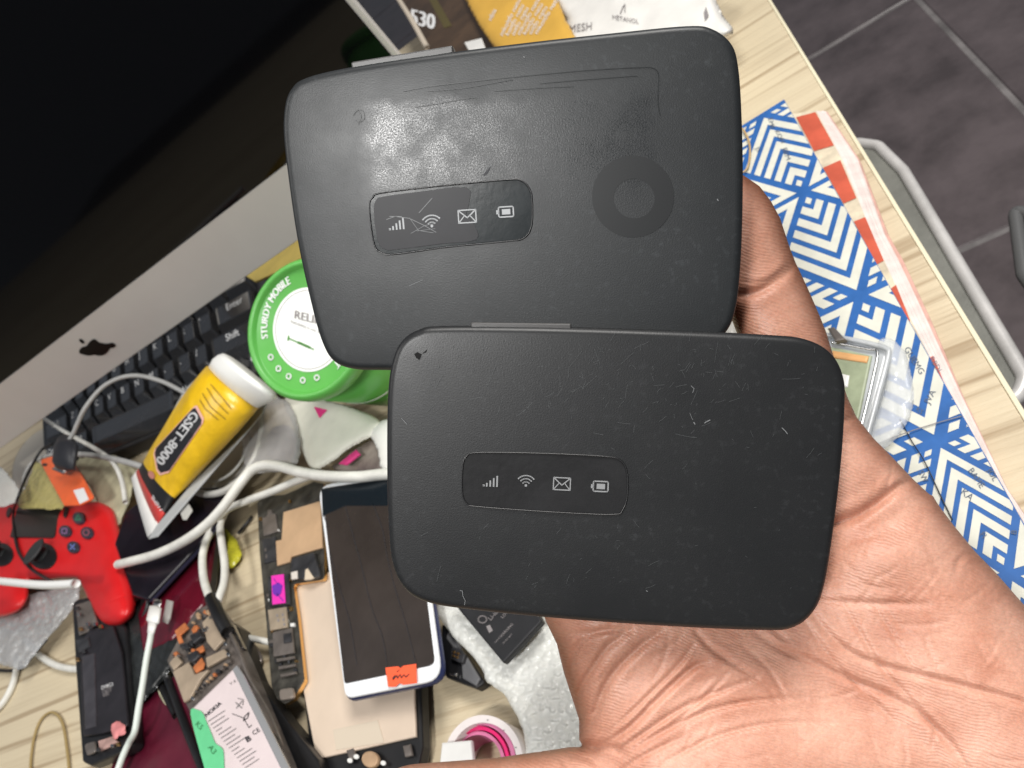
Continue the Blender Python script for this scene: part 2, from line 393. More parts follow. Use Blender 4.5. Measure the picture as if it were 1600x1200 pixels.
for k, (o, h) in enumerate([(6, .0185), (11, .0165), (15, .0145), (20, .012), (24, .009), (28, .0060)]):
    off = [o + 5 * math.sin(k * 2.1 + i) * .35 for i in range(9)]
    R_ = [(1273 + o * .7, 172 + k % 3), (1316 + off[1], 248), (1362 + off[2] * .9, 365), (1381 + off[3] * 1.0, 405), (1425 + off[4] * 1.0, 500), (1480 + off[5] * .75, 610), (1560 + off[6] * .5, 762), (1640 + off[7], 900)]
    slab('page_block' if k < 5 else 'back_cover', R_ + [(1560, 905), (1380, 560), (1240, 186)], h, .0017 if k < 5 else .005, m_paper if k < 5 else M('pink_page', (.62, .36, .30), .8, v=.2, vs=90), rb, bev=.0004)
m_bluew = M('pattern_white', (.60, .59, .51), .5, v=.09, vs=70); m_blue = M('pattern_blue', (.020, .105, .33), .45, v=.16, vs=90)
bb = thing('book', 'large book in glossy blue and white geometric chevron paper', 'book', base(1350, 500))
BH = .034
slab('cover', [(1225, 155), (1408, 479), (1600, 818), (1690, 985), (1560, 1020), (1280, 760), (1100, 400), (1080, 245)], BH, .0012, m_blue, bb, bev=.0003)
slab('page_block', [(1220, 160), (1404, 481), (1596, 820), (1686, 985), (1560, 1015), (1284, 755), (1105, 400), (1085, 248)], BH - .0013, .009, m_paper, bb, bev=.0005)
def pattern():
    A = HP(BH).pt(1256, 300)[:2]; B = HP(BH).pt(1331, 437)[:2]; e = B - A; D = np.linalg.norm(e); e /= D; p = np.array([-e[1], e[0]])
    # corner outline of the cover for clipping
    C = [HP(BH).pt(*q)[:2] for q in [(1226, 158), (1407, 479), (1598, 818), (1688, 983), (1560, 1018), (1281, 758), (1102, 400), (1082, 247)]]
    if sum(C[i - 1][0] * C[i][1] - C[i][0] * C[i - 1][1] for i in range(8)) < 0: C = C[::-1]
    def clip(poly):
        for i in range(8):
            a, b = C[i - 1], C[i]; out = []; s = lambda q: (b[0] - a[0]) * (q[1] - a[1]) - (b[1] - a[1]) * (q[0] - a[0])
            for j in range(len(poly)):
                u, v = poly[j - 1], poly[j]; su, sv = s(u), s(v)
                if (su >= 0) != (sv >= 0): out.append(u + (v - u) * su / (su - sv))
                if sv >= 0: out.append(v)
            poly = out
            if len(poly) < 3: return None
        return poly
    X_ = HP(BH).pt(1466, 692)[:2]; e = X_ - A; SX = np.linalg.norm(e); e /= SX; D = SX / 2; p = np.array([-e[1], e[0]])
    vs = []; fs = []
    fold = [lambda v: v, lambda v: np.array([-v[0], v[1]]), lambda v: np.array([SX + (SX - v[0]) * .64, v[1] * .64])]
    def half(poly, s0, s1):                    # keep the part of a strip with s0 <= s <= s1
        for c0, sg in ((s0, 1), (s1, -1)):
            out = []
            for j in range(len(poly)):
                u, v = poly[j - 1], poly[j]; su, sv = (u[0] - c0) * sg, (v[0] - c0) * sg
                if (su >= 0) != (sv >= 0): out.append(u + (v - u) * su / (su - sv))
                if sv >= 0: out.append(v)
            poly = out
            if len(poly) < 3: return None
        return poly
    def add(q):
        q = half([np.array(x) for x in q], 0, SX)
        if not q: return
        for f_ in fold:
            g = [f_(v) for v in q]; g = [A + e * v[0] + p * v[1] for v in g]
            w = clip(g)
            if w:
                b = len(vs); vs.extend([(x[0], x[1], BH + .00018) for x in w]); fs.append(tuple(range(b, b + len(w))))
    rot = lambda v, a: np.array([v[0] * math.cos(a) - v[1] * math.sin(a), v[0] * math.sin(a) + v[1] * math.cos(a)])
    E = np.array([1., 0.])
    for i in range(-5, 7):
        for j in range(-6, 7):
            o = E * D * i + rot(E, math.pi / 3) * D * j
            for k, fl in ((0, 0), (1, 1), (2, 0)):
                P0 = o; P1 = o + rot(E, k * math.pi / 3) * D
                if fl: P0, P1 = P1, P0
                d = (P1 - P0) / D; s = D / math.sqrt(3); a1 = rot(d, math.radians(150)) * s; a2 = rot(d, math.radians(-150)) * s
                f = lambda u, v: P1 + a1 * u + a2 * v
                for q in range(5):
                    t0 = .045 + q * .165; t1 = t0 + .100; z = .955
                    add([f(t0, t0), f(t1, t1), f(z, t1), f(z, t0)]); add([f(t0, t0), f(t0, z), f(t1, z), f(t1, t1)])
                add([f(.862, .862), f(.94, .862), f(.94, .94), f(.862, .94)])
    mesh('printed_pattern', vs, fs, m_bluew, bb)
dia = []; pattern()
PB = HP(BH + .0004)
for s, o, a, z in (('JVA', (1452, 632), -62, 15), ('KS', (1430, 640), 40, 11), ('GUEMG', (1412, 545), 58, 14), ('RBDI', (1452, 560), 60, 12), ('BAME', (1512, 735), 55, 14), ('KA', (1500, 770), 40, 16), ('FI', (1530, 835), 50, 13),
                   ('B', (1588, 836), -80, 13), ('JOL', (1542, 735), 60, 13), ('SW', (1434, 738), 60, 13), ('EME', (1200, 185), 75, 10), ('KON', (1210, 205), 60, 10), ('BEM', (1222, 232), 70, 11), ('JS', (1180, 232), 60, 10)):
    c, n_ = math.cos(math.radians(a)), math.sin(math.radians(a))
    text('show_through_letters', s, o, (c * z, n_ * z), (n_ * z, -c * z), PB, M('faint_ink', (.08, .1, .14), .6), bb)
tag(tube('thread', [(1406, 655, BH + .0007), (1425, 690, BH + .001), (1445, 722, BH + .0012), (1470, 775, BH + .0008), (1488, 812, BH + .0007)], .00022, m_black), 'thin loose black thread lying down the blue patterned book', 'thread')
tag(tube('thread', [(1370, 694, BH + .001), (1405, 680, BH + .0012), (1450, 665, BH + .0008), (1503, 650, BH + .0007)], .0002, m_print_g), 'fine grey thread crossing the blue patterned book sideways', 'thread')
tag(tube('rubber_ring', [(1158, 200, .036), (1168, 215, .036), (1172, 235, .036), (1168, 262, .036), (1155, 268, .036), (1146, 240, .036), (1148, 210, .036)], .0006, M('tan_rubber', (.45, .3, .13), .5), closed=True), 'thin tan rubber ring at the corner of the blue book', 'rubber band')

# clear case with circuit card on the book
cc = thing('display_case', 'clear plastic case with a greenish card beside the hand', 'case', base(1340, 610, BH))
m_caseg = M('case_plastic', (.55, .57, .58), .15, spec=.8, alpha=.75, v=.2, vs=50)
cp = [(1240, 512), (1322, 529), (1388, 545), (1352, 692), (1210, 690)]
slab('base_tray', cp, BH + .0075, .007, m_caseg, cc, bev=.001, r=.002)
slab('card', [(1250, 533), (1318, 545), (1362, 555), (1334, 690), (1220, 680)], BH + .0085, .0008, M('green_card', (.30, .34, .22), .45, v=.25, vs=60), cc)
slab('orange_strip', [(1300, 547), (1357, 556), (1354, 566), (1300, 558)], BH + .0092, .0006, M('orange_strip', (.62, .33, .13), .5, v=.15), cc)
slab('white_label', [(1300, 580), (1327, 586), (1324, 604), (1300, 604)], BH + .0092, .0006, m_white, cc)
tube('rim', [(1240, 515, BH + .009), (1300, 525, BH + .009), (1360, 537, BH + .009), (1385, 545, BH + .009), (1388, 556, BH + .009), (1374, 610, BH + .009), (1352, 692, BH + .009)], .0011, m_caseg, cc)
tube('rim', [(1300, 535, BH + .009), (1355, 545, BH + .009), (1371, 551, BH + .009), (1362, 600, BH + .009), (1340, 690, BH + .009)], .0006, m_metal, cc)
tag(crumple('plastic_pouch', [(1372, 535), (1398, 532), (1418, 560), (1428, 610), (1422, 650), (1396, 690), (1362, 712), (1350, 690), (1382, 600)], BH + .0015, .0035, m_clear, step=3, wl=34, seed=2, lift=.002), 'torn clear plastic pouch next to the clear case on the blue book', 'plastic bag')
tag(slab('clip', [(1292, 512), (1303, 510), (1322, 530), (1305, 533)], BH + .012, .003, m_greyshield), 'small grey metal clip by the top of the clear case', 'clip')
tag(crumple('plastic_scrap', [(1118, 520), (1143, 500), (1150, 500), (1152, 526), (1110, 530)], BH + .02, .003, m_frost, step=3), 'scrap of white plastic showing between the two routers', 'plastic scrap')

# ------------------------------------------------------------------ all-in-one computer
Y0 = .60; m_alu = M('aluminium', (.60, .58, .55), .42, .2, v=.03, vs=12)
ip = Pl((0, Y0, 0), (0, -1, 0))
xr = ip.pt(641, 107)[0]; zt = ip.pt(300, 368)[2]; zb = ip.pt(200, 562)[2]; xl = 2 * ip.pt(152, 541)[0] - xr; zT = zt + .44
ic = thing('desktop_computer', 'silver all-in-one computer with a black switched-off screen', 'computer', ((xl + xr) / 2, Y0 + .2, 0))
def rect(x0, x1, z0, z1, y): return [(x0, y, z0), (x1, y, z0), (x1, y, z1), (x0, y, z1)]
slab3('back_shell', round_poly(rect(xl, xr, zb, zT, Y0 + .0006), .006), (0, -1, 0), .006, m_alu, ic, bev=.001)
slab3('chin', rect(xl + .0012, xr - .0012, zb + .001, zt - .0006, Y0 - .0005), (0, -1, 0), .001, m_alu, ic, bev=.0003)
m_glass = M('screen_glass', (.002, .002, .0025), .05, spec=.22)
slab3('screen', rect(xl + .0022, xr - .0048, zt, zT - .002, Y0 - .0009), (0, -1, 0), .001, m_glass, ic, bev=.0003)
tube3('stand_neck', [((xl + xr) / 2, Y0 + .03, .34), ((xl + xr) / 2, Y0 + .16, .22), ((xl + xr) / 2, Y0 + .24, .012)], .03, m_alu, ic)
slab3('stand_foot', boxv((xl + xr) / 2 - .1, (xl + xr) / 2 + .1, Y0 + .21, Y0 + .36, 0, .008), (0, 0, 1), .008, m_alu, ic, bev=.002)
def logo():
    f = lambda a, b: (a / 3.333, 400 + b / 3.333)
    body = [(412, 492), (425, 478), (448, 470), (462, 452), (482, 436), (498, 438), (512, 450), (535, 456), (560, 458), (585, 454), (602, 466), (592, 478), (574, 482), (560, 500), (540, 516), (515, 520), (490, 516), (462, 520), (432, 514), (414, 506)]
    leaf = [(411, 440), (418, 434), (430, 440), (438, 452), (434, 458), (420, 452)]
    m = M('gloss_black', (.004, .004, .004), .3, spec=.15)
    for q in (body, leaf): slab('logo', spline([f(*a) for a in q], 4, True), ip.up(.0014), .0008, m, ic, bev=.0001)
logo()

# ------------------------------------------------------------------ keyboard
def homog(src, dst):
    A = []
    for (x, y), (u, v) in zip(src, dst): A += [[x, y, 1, 0, 0, 0, -u * x, -u * y, -u], [0, 0, 0, x, y, 1, -v * x, -v * y, -v]]
    h = np.linalg.svd(np.array(A, float))[2][-1].reshape(3, 3)
    return lambda x, y: tuple((h @ [x, y, 1])[:2] / (h @ [x, y, 1])[2])
KB = homog([(9.25, 0), (10.25, 0), (8.25, 0), (7.25, 0), (6.25, 0), (5.25, 0), (5.75, 1), (6.75, 1), (7.75, 1), (8.75, 1), (4.75, 1), (2.75, 1), (13.3, 0), (12.95, 1), (9.75, 1.6), (4.1, 1.6), (4.1, 2.5), (9.6, 2.5)],
           [(249, 547), (271, 535), (225, 562), (202, 572), (180, 584), (159, 595), (172, 622), (195, 611), (217, 600), (241, 583), (151, 634), (112, 655), (349, 496), (341, 536), (268, 612), (138, 668), (158, 700), (262, 655)])
kb = thing('keyboard', 'black computer keyboard tucked below the computer', 'keyboard', base(250, 580))
m_key = M('key_black', (.013, .0125, .013), .24, v=.2, vs=50, spec=.8, coat=.4)
KH = .018
slab('case', [KB(*q) for q in ((-.1, -2.7), (19, -2.7), (19, 2.95), (-.1, 2.95))], KH, .017, m_black, kb, bev=.002, r=.006)
def key(c, r, w, leg):
    q = [HP(KH + .0115).pt(*KB(c + a * (w / 2 - .04), r + b * .46)) - np.array([0, 0, .011]) for a, b in ((-1, -1), (1, -1), (1, 1), (-1, 1))]; cen = np.mean(q, 0)
    k = .15 / w
    t = [a + np.array([0, 0, .011]) for a in q]; ct = np.mean(t, 0)
    ax = (q[1] - q[0]) / w; ay = (q[3] - q[0])
    t = [t[0] + ax * .14 + ay * .08, t[1] - ax * .14 + ay * .08, t[2] - ax * .14 - ay * .2, t[3] + ax * .14 - ay * .2]
    lo = round_poly(q, .001, 2); hi = round_poly(t, .003, 2); hi2 = [a + (np.mean(hi, 0) - a) * .1 - np.array([0, 0, .0008]) for a in hi]
    hi0 = [a + (b - a) * .06 for a, b in zip(hi, lo)]; hi = [a + (np.mean(hi, 0) - a) * .03 for a in hi]
    vs = lo + hi0 + hi + hi2; n = len(lo); fs = [(i * n + j, i * n + (j + 1) % n, (i + 1) * n + (j + 1) % n, (i + 1) * n + j) for i in range(3) for j in range(n)] + [tuple(range(3 * n, 4 * n))]
    o = mesh('key', vs, fs, m_key, kb); fix_normals(o)
    if leg:
        tp = np.mean(hi2, 0); g, f = glyphs(leg); s = .42
        o_ = tp - ax * .28 - ay * .02 * 1 + np.array([0, 0, .0004]) - ax * (.1 if len(leg) > 1 else 0)
        mesh('key_legend', [o_ + ax * a * s - ay * b * s * .9 for a, b in g], f, m_print_w, o)
for r, items in {-2: [(1 + i, 1, c) for i, c in enumerate('234567890-=')], -1: [(2 + i, 1, c) for i, c in enumerate('QWERTYUIOP[]')] + [(14.25, 1.5, '\\')],
                 0: [(.875, 1.75, 'caps')] + [(2.25 + i, 1, c) for i, c in enumerate("ASDFGHJKL;'")] + [(13.9, 2.25, 'Enter')],
                 1: [(1.1, 2.25, 'Shift')] + [(2.75 + i, 1, c) for i, c in enumerate('ZXCVBNM,./')] + [(13.6, 2.75, 'Shift')],
                 2: [(.6, 1.25, 'Ctrl'), (1.9, 1.25, ''), (3.15, 1.25, 'Alt'), (6.95, 6.1, ''), (10.7, 1.25, 'Alt'), (12, 1.25, 'Fn'), (13.3, 1.25, '='), (14.6, 1.25, 'Ctrl')]}.items():
    for c, w, l in items: key(c, r if r < 2 else 2.05, w, l)
for c in (16, 17, 18):
    for r in (-1, 1, 2): key(c, r, 1, '')

tag(slab('yellow_envelope', [(380, 429), (398, 440), (430, 426), (500, 385), (490, 350), (415, 397)], .045, .003, M('yellow_paper', (.60, .46, .12), .6, v=.15, vs=20), bev=.001), 'corner of a yellow paper envelope behind the green can', 'envelope')

# ------------------------------------------------------------------ green tool can
def can():
    c = np.array([475., 513.]); z0 = .50
    v = RX.T  # world->cam is RX.T on offsets; work in camera axes then rotate
    cc_ = np.array([(c[0] - 800) / F, (c[1] - 600) / F, 1]) * z0
    vd = cc_ / np.linalg.norm(cc_); right = np.array([.975, .22, 0]); right -= vd * (right @ vd); right /= np.linalg.norm(right)
    th = math.radians(38); ax = vd * math.cos(th) + right * math.sin(th)
    R = 114 * z0 / F; wc = CAM + RX @ cc_; wa = RX @ ax; wu = RX @ np.cross(ax, right); wu /= np.linalg.norm(wu); wv = np.cross(wa, wu)
    t = thing('gift_tin', 'round green tin with a white printed lid leaning beside the keyboard', 'tin', (*(wc + wa * .1)[:2], 0))
    mg = M('green_print', (.075, .33, .05), .32, v=.05, vs=30, spec=.6); mgl = M('green_lid', (.10, .39, .07), .38, v=.05, vs=30)
    def lathe(name, prof, mat, n=72):
        vs = []; fs = []
        for (r, d) in prof:
            for k in range(n):
                a = 2 * math.pi * k / n; vs.append(wc + wa * d + (wu * math.cos(a) + wv * math.sin(a)) * r)
        m = len(prof)
        for i in range(m - 1):
            for k in range(n): fs.append((i * n + k, i * n + (k + 1) % n, (i + 1) * n + (k + 1) % n, (i + 1) * n + k))
        o = mesh(name, vs + [wc + wa * prof[0][1], wc + wa * prof[-1][1]], fs + [(m * n, k, (k + 1) % n) for k in range(n)] + [(m * n + 1, (m - 1) * n + k, (m - 1) * n + (k + 1) % n) for k in range(n)], mat, t, True); fix_normals(o); return o
    L = (wc[2] - R * .62) / abs(wa[2]) - .004
    lathe('tin_body', [(R * .965, .012), (R * .965, L - .001), (R * .95, L)], mg)
    lid = lathe('lid', [(R * .86, .0035), (R * .872, .003), (R * .885, .0006), (R * .92, -.0008), (R * .965, 0), (R * .995, .0025), (R, .005), (R, .011), (R * .97, .0125)], mgl)
    lathe('band', [(R * .968, L * .62), (R * .9705, L * .62 + .0003), (R * .9705, L * .62 + .0010), (R * .968, L * .62 + .0013)], m_print_w)
    # prints in the lid's own plane
    lp = Pl(wc + wa * .0031, -wa); LS = lp
    e = lambda k, n=64: ell((478, 514), 91 * k, 116 * k, n)
    cw = (482, 515)
    flat('paper_disc', [ell(cw, 55.5, 66, 64)], LS, M('disc_white', (.78, .79, .76), .4, v=.04), t)
    flat('disc_ring', [[(cw[0] + 52 * math.cos(a), cw[1] + 62 * math.sin(a)), (cw[0] + 52 * math.cos(b), cw[1] + 62 * math.sin(b)), (cw[0] + 51.2 * math.cos(b), cw[1] + 61.1 * math.sin(b)), (cw[0] + 51.2 * math.cos(a), cw[1] + 61.1 * math.sin(a))] for a, b in [(i * .0982, i * .0982 + .0982) for i in range(64)]], LS.up(.0002), m_print_g, t)
    def arc(a, c_, s, a0, rr=.665, siz=15):
        rad = rr + c_ * .155; th_ = a0 + (a * siz / 82)
        return (478 + 91 * rad * math.cos(th_), 514 + 116 * rad * math.sin(th_))
    for nm, s, a0 in (('lid_lettering', 'STURDY MOBILE', math.radians(169)), ('lid_lettering', 'SET', math.radians(28))):
        for dd in (0, .0025): textf(nm, s, lambda a, c_, a0=a0, dd=dd: arc(a, c_, s, a0 + dd * 5), LS.up(.0002 + dd * .01), m_print_w, t)
    for q in ((423, 558), (435, 576), (451, 588), (473, 594), (495, 590)):
        flat('lid_icon', [x for x in line(ell(q, 3.6, 4.2, 8), 2.0, True)], LS.up(.0003), m_print_w, t)
    text('disc_lettering', 'RELIFE', (459, 497), (17, 4.2), (1.5, -18), LS.up(.0003), m_print_g, t, bold=.03)
    text('disc_lettering', 'Reliability is our life', (454, 504), (6.2, 2.3), (.5, -6.5), LS.up(.0003), m_print_g, t)
    mgd = M('screwdriver_green', (.07, .25, .04), .5)
    flat('screwdriver_picture', line([(452, 529), (490, 546)], 2.2) + line([(451, 525), (450, 532)], 2.5) + line([(466, 535), (484, 543)], 4), LS.up(.0003), mgd, t)
can()

# ------------------------------------------------------------------ glue tube
def loft(name, secs, mats, parent, n=28, midx=None, hb=0):
    """secs: (left px, right px, height above desk, thickness up, roundness)"""
    vs = []; fs = []
    for (l, r, h, th) in secs:
        pl = HP(h); A, B = pl.pt(*l), pl.pt(*r); c = (A + B) / 2; u = (B - A) / 2
        for k in range(n):
            a = 2 * math.pi * k / n; vs.append(c + u * math.cos(a) + np.array([0, 0, 1]) * th * math.sin(a) * (1 if math.sin(a) > 0 else .7))
    m = len(secs)
    for i in range(m - 1):
        for k in range(n): fs.append((i * n + k, i * n + (k + 1) % n, (i + 1) * n + (k + 1) % n, (i + 1) * n + k))
    fs += [tuple(range(n)), tuple(range((m - 1) * n, m * n))]
    o = mesh(name, vs, fs, mats, parent, True); fix_normals(o)
    if midx:
        for p in o.data.polygons:
            i = p.index // n
            if i < m - 1: p.material_index = midx[i]
    return o
gt = thing('glue_tube', 'yellow glue tube with a white cap lying on a clear tub', 'tube', base(300, 700, .04))
m_yel = M('tube_yellow', (.70, .43, .010), .3, v=.16, vs=34, bump=.0022, bs=48, spec=.6); m_redp = M('tube_red', (.6, .05, .04), .35)
secL = [(347, 585), (336, 597), (318, 618), (290, 652), (262, 684), (242, 706), (228, 722), (219, 732), (213, 737)]
secR = [(391, 632), (378, 648), (360, 670), (333, 702), (305, 738), (288, 760), (272, 778), (258, 802), (247, 820)]
TH = [.026, .026, .0255, .023, .018, .014, .009, .006, .003]
hs = [.070, .070, .068, .064, .058, .054, .052, .050, .048]
tb = loft('tube_body', [(a, b, h, t) for a, b, h, t in zip(secL, secR, hs, TH)], [m_yel, m_black, m_redp], gt, midx=[0, 0, 0, 0, 0, 0, 1, 2])
loft('crimp', [((214, 734), (248, 821), .0485, .0018), ((209, 741), (241, 829), .048, .001), ((205, 746), (231, 840), .048, .001)], m_white, gt)
loft('cap', [((348, 584), (392, 632), .070, .0245), ((354, 573), (404, 626), .071, .0255), ((362, 567), (417, 621), .073, .0255), ((368, 564), (424, 615), .074, .024), ((374, 566), (422, 610), .0745, .021)], M('cap_white', (.80, .80, .77), .4), gt)
slab('clear_fin', [(404, 632), (416, 630), (410, 645), (245, 838), (231, 842), (243, 822)], .050, .0015, M('clear_fin', (.45, .46, .46), .2, alpha=.8), gt)
slab('hang_tab', [(275, 786), (288, 776), (300, 797), (290, 812), (285, 812)], .047, .001, m_frost, gt)
TS = Surf(tb, .0004, HP(.06))
f6 = lambda q: [(180 + a / 3.529, 540 + b / 3.529) for a, b in q]
lab = f6([(440, 335), (455, 330), (492, 400), (488, 425), (300, 700), (250, 715), (232, 690), (215, 600), (222, 570)])
def outl(p, k): c = np.mean(p, 0); return [tuple(c + (np.array(q) - c) * k) for q in p]
flat('label_border', [lab], TS.up(.0002), M('label_pink', (.75, .42, .35), .4), gt, sub=3)
flat('label_panel', [outl(lab, .93)], TS.up(.0005), M('label_black', (.012, .012, .014), .4), gt, sub=3)
text('tube_lettering', 'GSET-8000', (303, 641), (-12.6, 17.0), (16.5, 12.8), TS.up(.0008), M('label_silver', (.55, .55, .55), .35), gt, bold=.03)
flat('tube_marks', sum([line(f6(q), 1.1) for q in ([(470, 300), (500, 350), (570, 408)], [(485, 265), (530, 340), (610, 405)], [(510, 235), (550, 300), (625, 375)], [(530, 215), (580, 275), (640, 345)])], []), TS.up(.0003), M('brown_ink', (.16, .09, .01), .5), gt, sub=2)
flat('tube_emblem', [ell((238, 742), 4.5, 7, 20, rot=-.5)], TS.up(.0004), M('mauve', (.5, .2, .15), .4), gt, sub=1)
text('tube_lettering', '110ML', (257, 798), (-6, -9), (-7, 3), TS.up(.0005), m_print_w, gt)

# clear tub and bags behind the tube
ct = thing('plastic_tub', 'round clear plastic tub underneath the yellow glue tube', 'tub', base(338, 690))
def ring_px(name, c, rx, ry, h, r, mat, parent, rot=0): return tube3(name, [HP(h).pt(*q) for q in ell(c, rx, ry, 48, rot=rot)], r, mat, parent, closed=True)
ring_px('rim', (338, 676), 70, 98, .036, .0028, m_frost, ct, .25); ring_px('inner_rim', (338, 676), 54, 78, .034, .0012, m_frost, ct, .25)
slab('floor_disc', ell((342, 684), 64, 90, 40, rot=.25), .020, .0015, m_frost, ct)
pts = [HP(.036).pt(*q) for q in ell((338, 676), 69, 97, 48, rot=.25)]; low = [HP(.004).pt(*q) for q in ell((345, 690), 66, 88, 48, rot=.25)]
mesh('wall', pts + low, [(i, (i + 1) % 48, 48 + (i + 1) % 48, 48 + i) for i in range(48)], m_frost, ct, True)
tag(crumple('plastic_bag', [(395, 622), (440, 622), (462, 650), (470, 700), (462, 726), (430, 738), (385, 735), (380, 690)], .034, .006, M('bag_film', (.50, .49, .48), .25, alpha=.5, spec=.7), step=3, wl=30, seed=5), 'grey translucent bag between the clear tub and the green tin', 'plastic bag')
tag(crumple('purple_cloth', [(418, 676), (448, 664), (468, 690), (462, 715), (440, 722), (420, 712)], .024, .004, M('purple', (.22, .16, .25), .6, v=.3, vs=30), step=3, wl=24, seed=8), 'small purple wad inside the grey translucent bag', 'cloth')
pw = thing('white_pouch', 'white plastic pouch with magenta print under the green tin', 'pouch', base(520, 690))
po = crumple('pouch_body', [(446, 620), (520, 628), (592, 655), (580, 680), (545, 702), (500, 733), (482, 726), (464, 680)], .030, .003, M('pouch_white', (.70, .69, .60), .4, v=.06), pw, step=3, wl=60, seed=3, lift=.006)
flat('magenta_mark', [[(491, 636), (512, 641), (500, 654)]], Surf(po, .0005, HP(.03)), M('magenta', (.75, .03, .22), .45), pw, sub=2)
tag(crumple('pink_pouch', [(520, 733), (532, 718), (556, 700), (585, 686), (606, 700), (606, 735), (560, 740)], .022, .003, M('dark_pouch', (.05, .035, .035), .35, col2=(.35, .30, .26), vs=18), step=3, wl=30, seed=6), 'dark and cream wrapper below the white pouch', 'wrapper')
tag(slab('magenta_tab', [(528, 724), (556, 702), (562, 709), (540, 726)], .032, .002, M('magenta2', (.62, .04, .2), .5, v=.3)), 'folded magenta tab lying on the dark wrapper', 'paper tab')
tag(crumple('white_wrapper', [(578, 668), (640, 655), (640, 735), (598, 735), (590, 705)], .03, .003, m_white, step=3, wl=40, seed=9), 'white wrapper tucked behind the lower router left edge', 'wrapper')

# ------------------------------------------------------------------ cream mouse, bags and orange board at far left
def dome(name, c, rx, ry, rot, h, T, mat, parent=None):
    zz = HP(h)
    def field(X, Y):
        dx, dy = X - c[0], Y - c[1]; a = (dx * math.cos(rot) + dy * math.sin(rot)) / rx; b = (-dx * math.sin(rot) + dy * math.cos(rot)) / ry
        q = np.hypot(a, b); f = (1 - q) * min(rx, ry); return f, T * np.sqrt(np.maximum(1 - q * q, 0)), np.full(X.shape, .003)
    dep = lambda X, Y: ((zz.o - CAM) @ zz.n) / (((X - 800) / F) * RX[2, 0] + ((Y - 600) / F) * RX[2, 1] + RX[2, 2])
    m_ = max(rx, ry) + 4
    return inflate(name, (c[0] - m_, c[1] - m_, c[0] + m_, c[1] + m_), 2, field, dep, mat, parent)
tag(dome('computer_mouse', (68, 722), 42, 62, .62, .01, .03, M('cream_plastic', (.66, .60, .50), .3)), 'rounded cream mouse under the keyboard left end', 'mouse')
tag(crumple('plastic_bag', [(-20, 728), (4, 732), (22, 752), (31, 768), (24, 786), (-20, 790)], .05, .004, m_bubble, step=3, wl=20), 'crumpled white bag above the red controller at the left border', 'plastic bag')
tag(crumple('plastic_bag', [(62, 722), (100, 790), (60, 794), (28, 790), (44, 750)], .035, .003, M('yellow_film', (.50, .44, .16), .25, v=.15, alpha=.9), step=3, wl=40), 'folded translucent yellow bag left of the orange board', 'plastic bag')
tag(crumple('cloth_bundle', [(118, 716), (180, 712), (212, 738), (206, 768), (196, 800), (182, 822), (160, 800), (148, 775)], .02, .005, M('pale_cloth', (.42, .40, .27), .7, v=.25, vs=40), step=3, wl=22, seed=11), 'bundle of pale greenish plastic strips left of the glue tube', 'bundle')
ob_ = thing('charging_board', 'bent orange plastic strip with a small white label', 'strip', base(100, 750, .03))
o1 = slab('strip_body', [(61, 718), (85, 712), (112, 721), (125, 738), (147, 778), (125, 789), (100, 790), (76, 747)], .05, .002, M('orange_plastic', (.80, .13, .035), .35, v=.1), ob_, bev=.0006, r=.004)
slab('paper_label', [(114, 766), (130, 762), (138, 780), (124, 787)], .0508, .0004, m_print_w, ob_)
flat('hole', [ell((70, 726), 4, 2.6, 16)], HP(.0503), m_black, ob_)
up = thing('usb_cable', 'grey usb cable with a black plug arching over the keyboard', 'cable', base(100, 720, .05))
tube('cable', [(98, 700, .078), (112, 682, .08), (122, 660, .085), (134, 636, .09), (158, 607, .09), (186, 591, .085), (216, 587, .075), (250, 595, .06), (276, 607, .05), (296, 620, .04), (310, 640, .03)], .0022, m_greycable, up)
loft('plug', [((94, 693), (110, 681), .078, .007), ((88, 704), (121, 696), .075, .009), ((86, 724), (115, 733), .068, .009), ((90, 732), (105, 736), .065, .006)], M('plug_black', (.02, .021, .026), .45), up)
loft('plug_tip', [((88, 729), (104, 735), .062, .004), ((82, 734), (100, 742), .058, .004)], m_metal, up)

# ------------------------------------------------------------------ black and maroon slabs
m_bt = M('black_sheet', (.008, .006, .010), .22, v=.5, vs=15)
a = thing('tablet', 'glossy black tablet lying behind the red controller', 'tablet', base(270, 840))
slab('tablet_body', [(178, 850), (196, 800), (240, 764), (356, 760), (334, 822), (312, 850), (230, 938), (205, 930)], .032, .006, m_bt, a, bev=.002, r=.004, side=M('navy_edge', (.03, .035, .07), .3))
mp_ = thing('phone', 'dark red glossy phone half under the black tablet', 'phone', base(290, 920))
slab('phone_body', [(338, 818), (326, 905), (318, 944), (268, 1000), (222, 1020), (214, 960), (232, 925)], .022, .009, m_maroon, mp_, bev=.002, r=.005, side=m_black)
tag(crumple('black_bag', [(200, 955), (235, 930), (262, 958), (282, 1005), (268, 1045), (236, 1085), (212, 1100), (196, 1040)], .018, .004, M('black_film', (.02, .022, .022), .25, v=.5, vs=50), step=3, wl=26, seed=14), 'crumpled black plastic between the open black phone and the opened white battery phone', 'plastic bag')
for lb, P_ in (('dark red phone at the bottom beneath the white connector cable', [(206, 1120), (246, 1058), (276, 1118), (330, 1230), (160, 1240), (184, 1165)]),
               ('dark red phone leaning against the opened phone with the green tape', [(262, 1060), (290, 1048), (322, 1120), (360, 1230), (334, 1240), (296, 1150)])):
    t = thing('phone', lb, 'phone', base(*P_[0])); h = .014 if P_[0][0] < 220 else .02
    slab('phone_body', P_, h, .008, M('maroon_back', (.085, .006, .018), .3, v=.3, vs=20), t, bev=.001, r=.003, side=m_black)
    tube('frame_edge', [(*q, h + .0008) for q in (P_[1:3] if P_[0][0] < 220 else [P_[0], P_[5], P_[4]])], .0028, m_black, t)

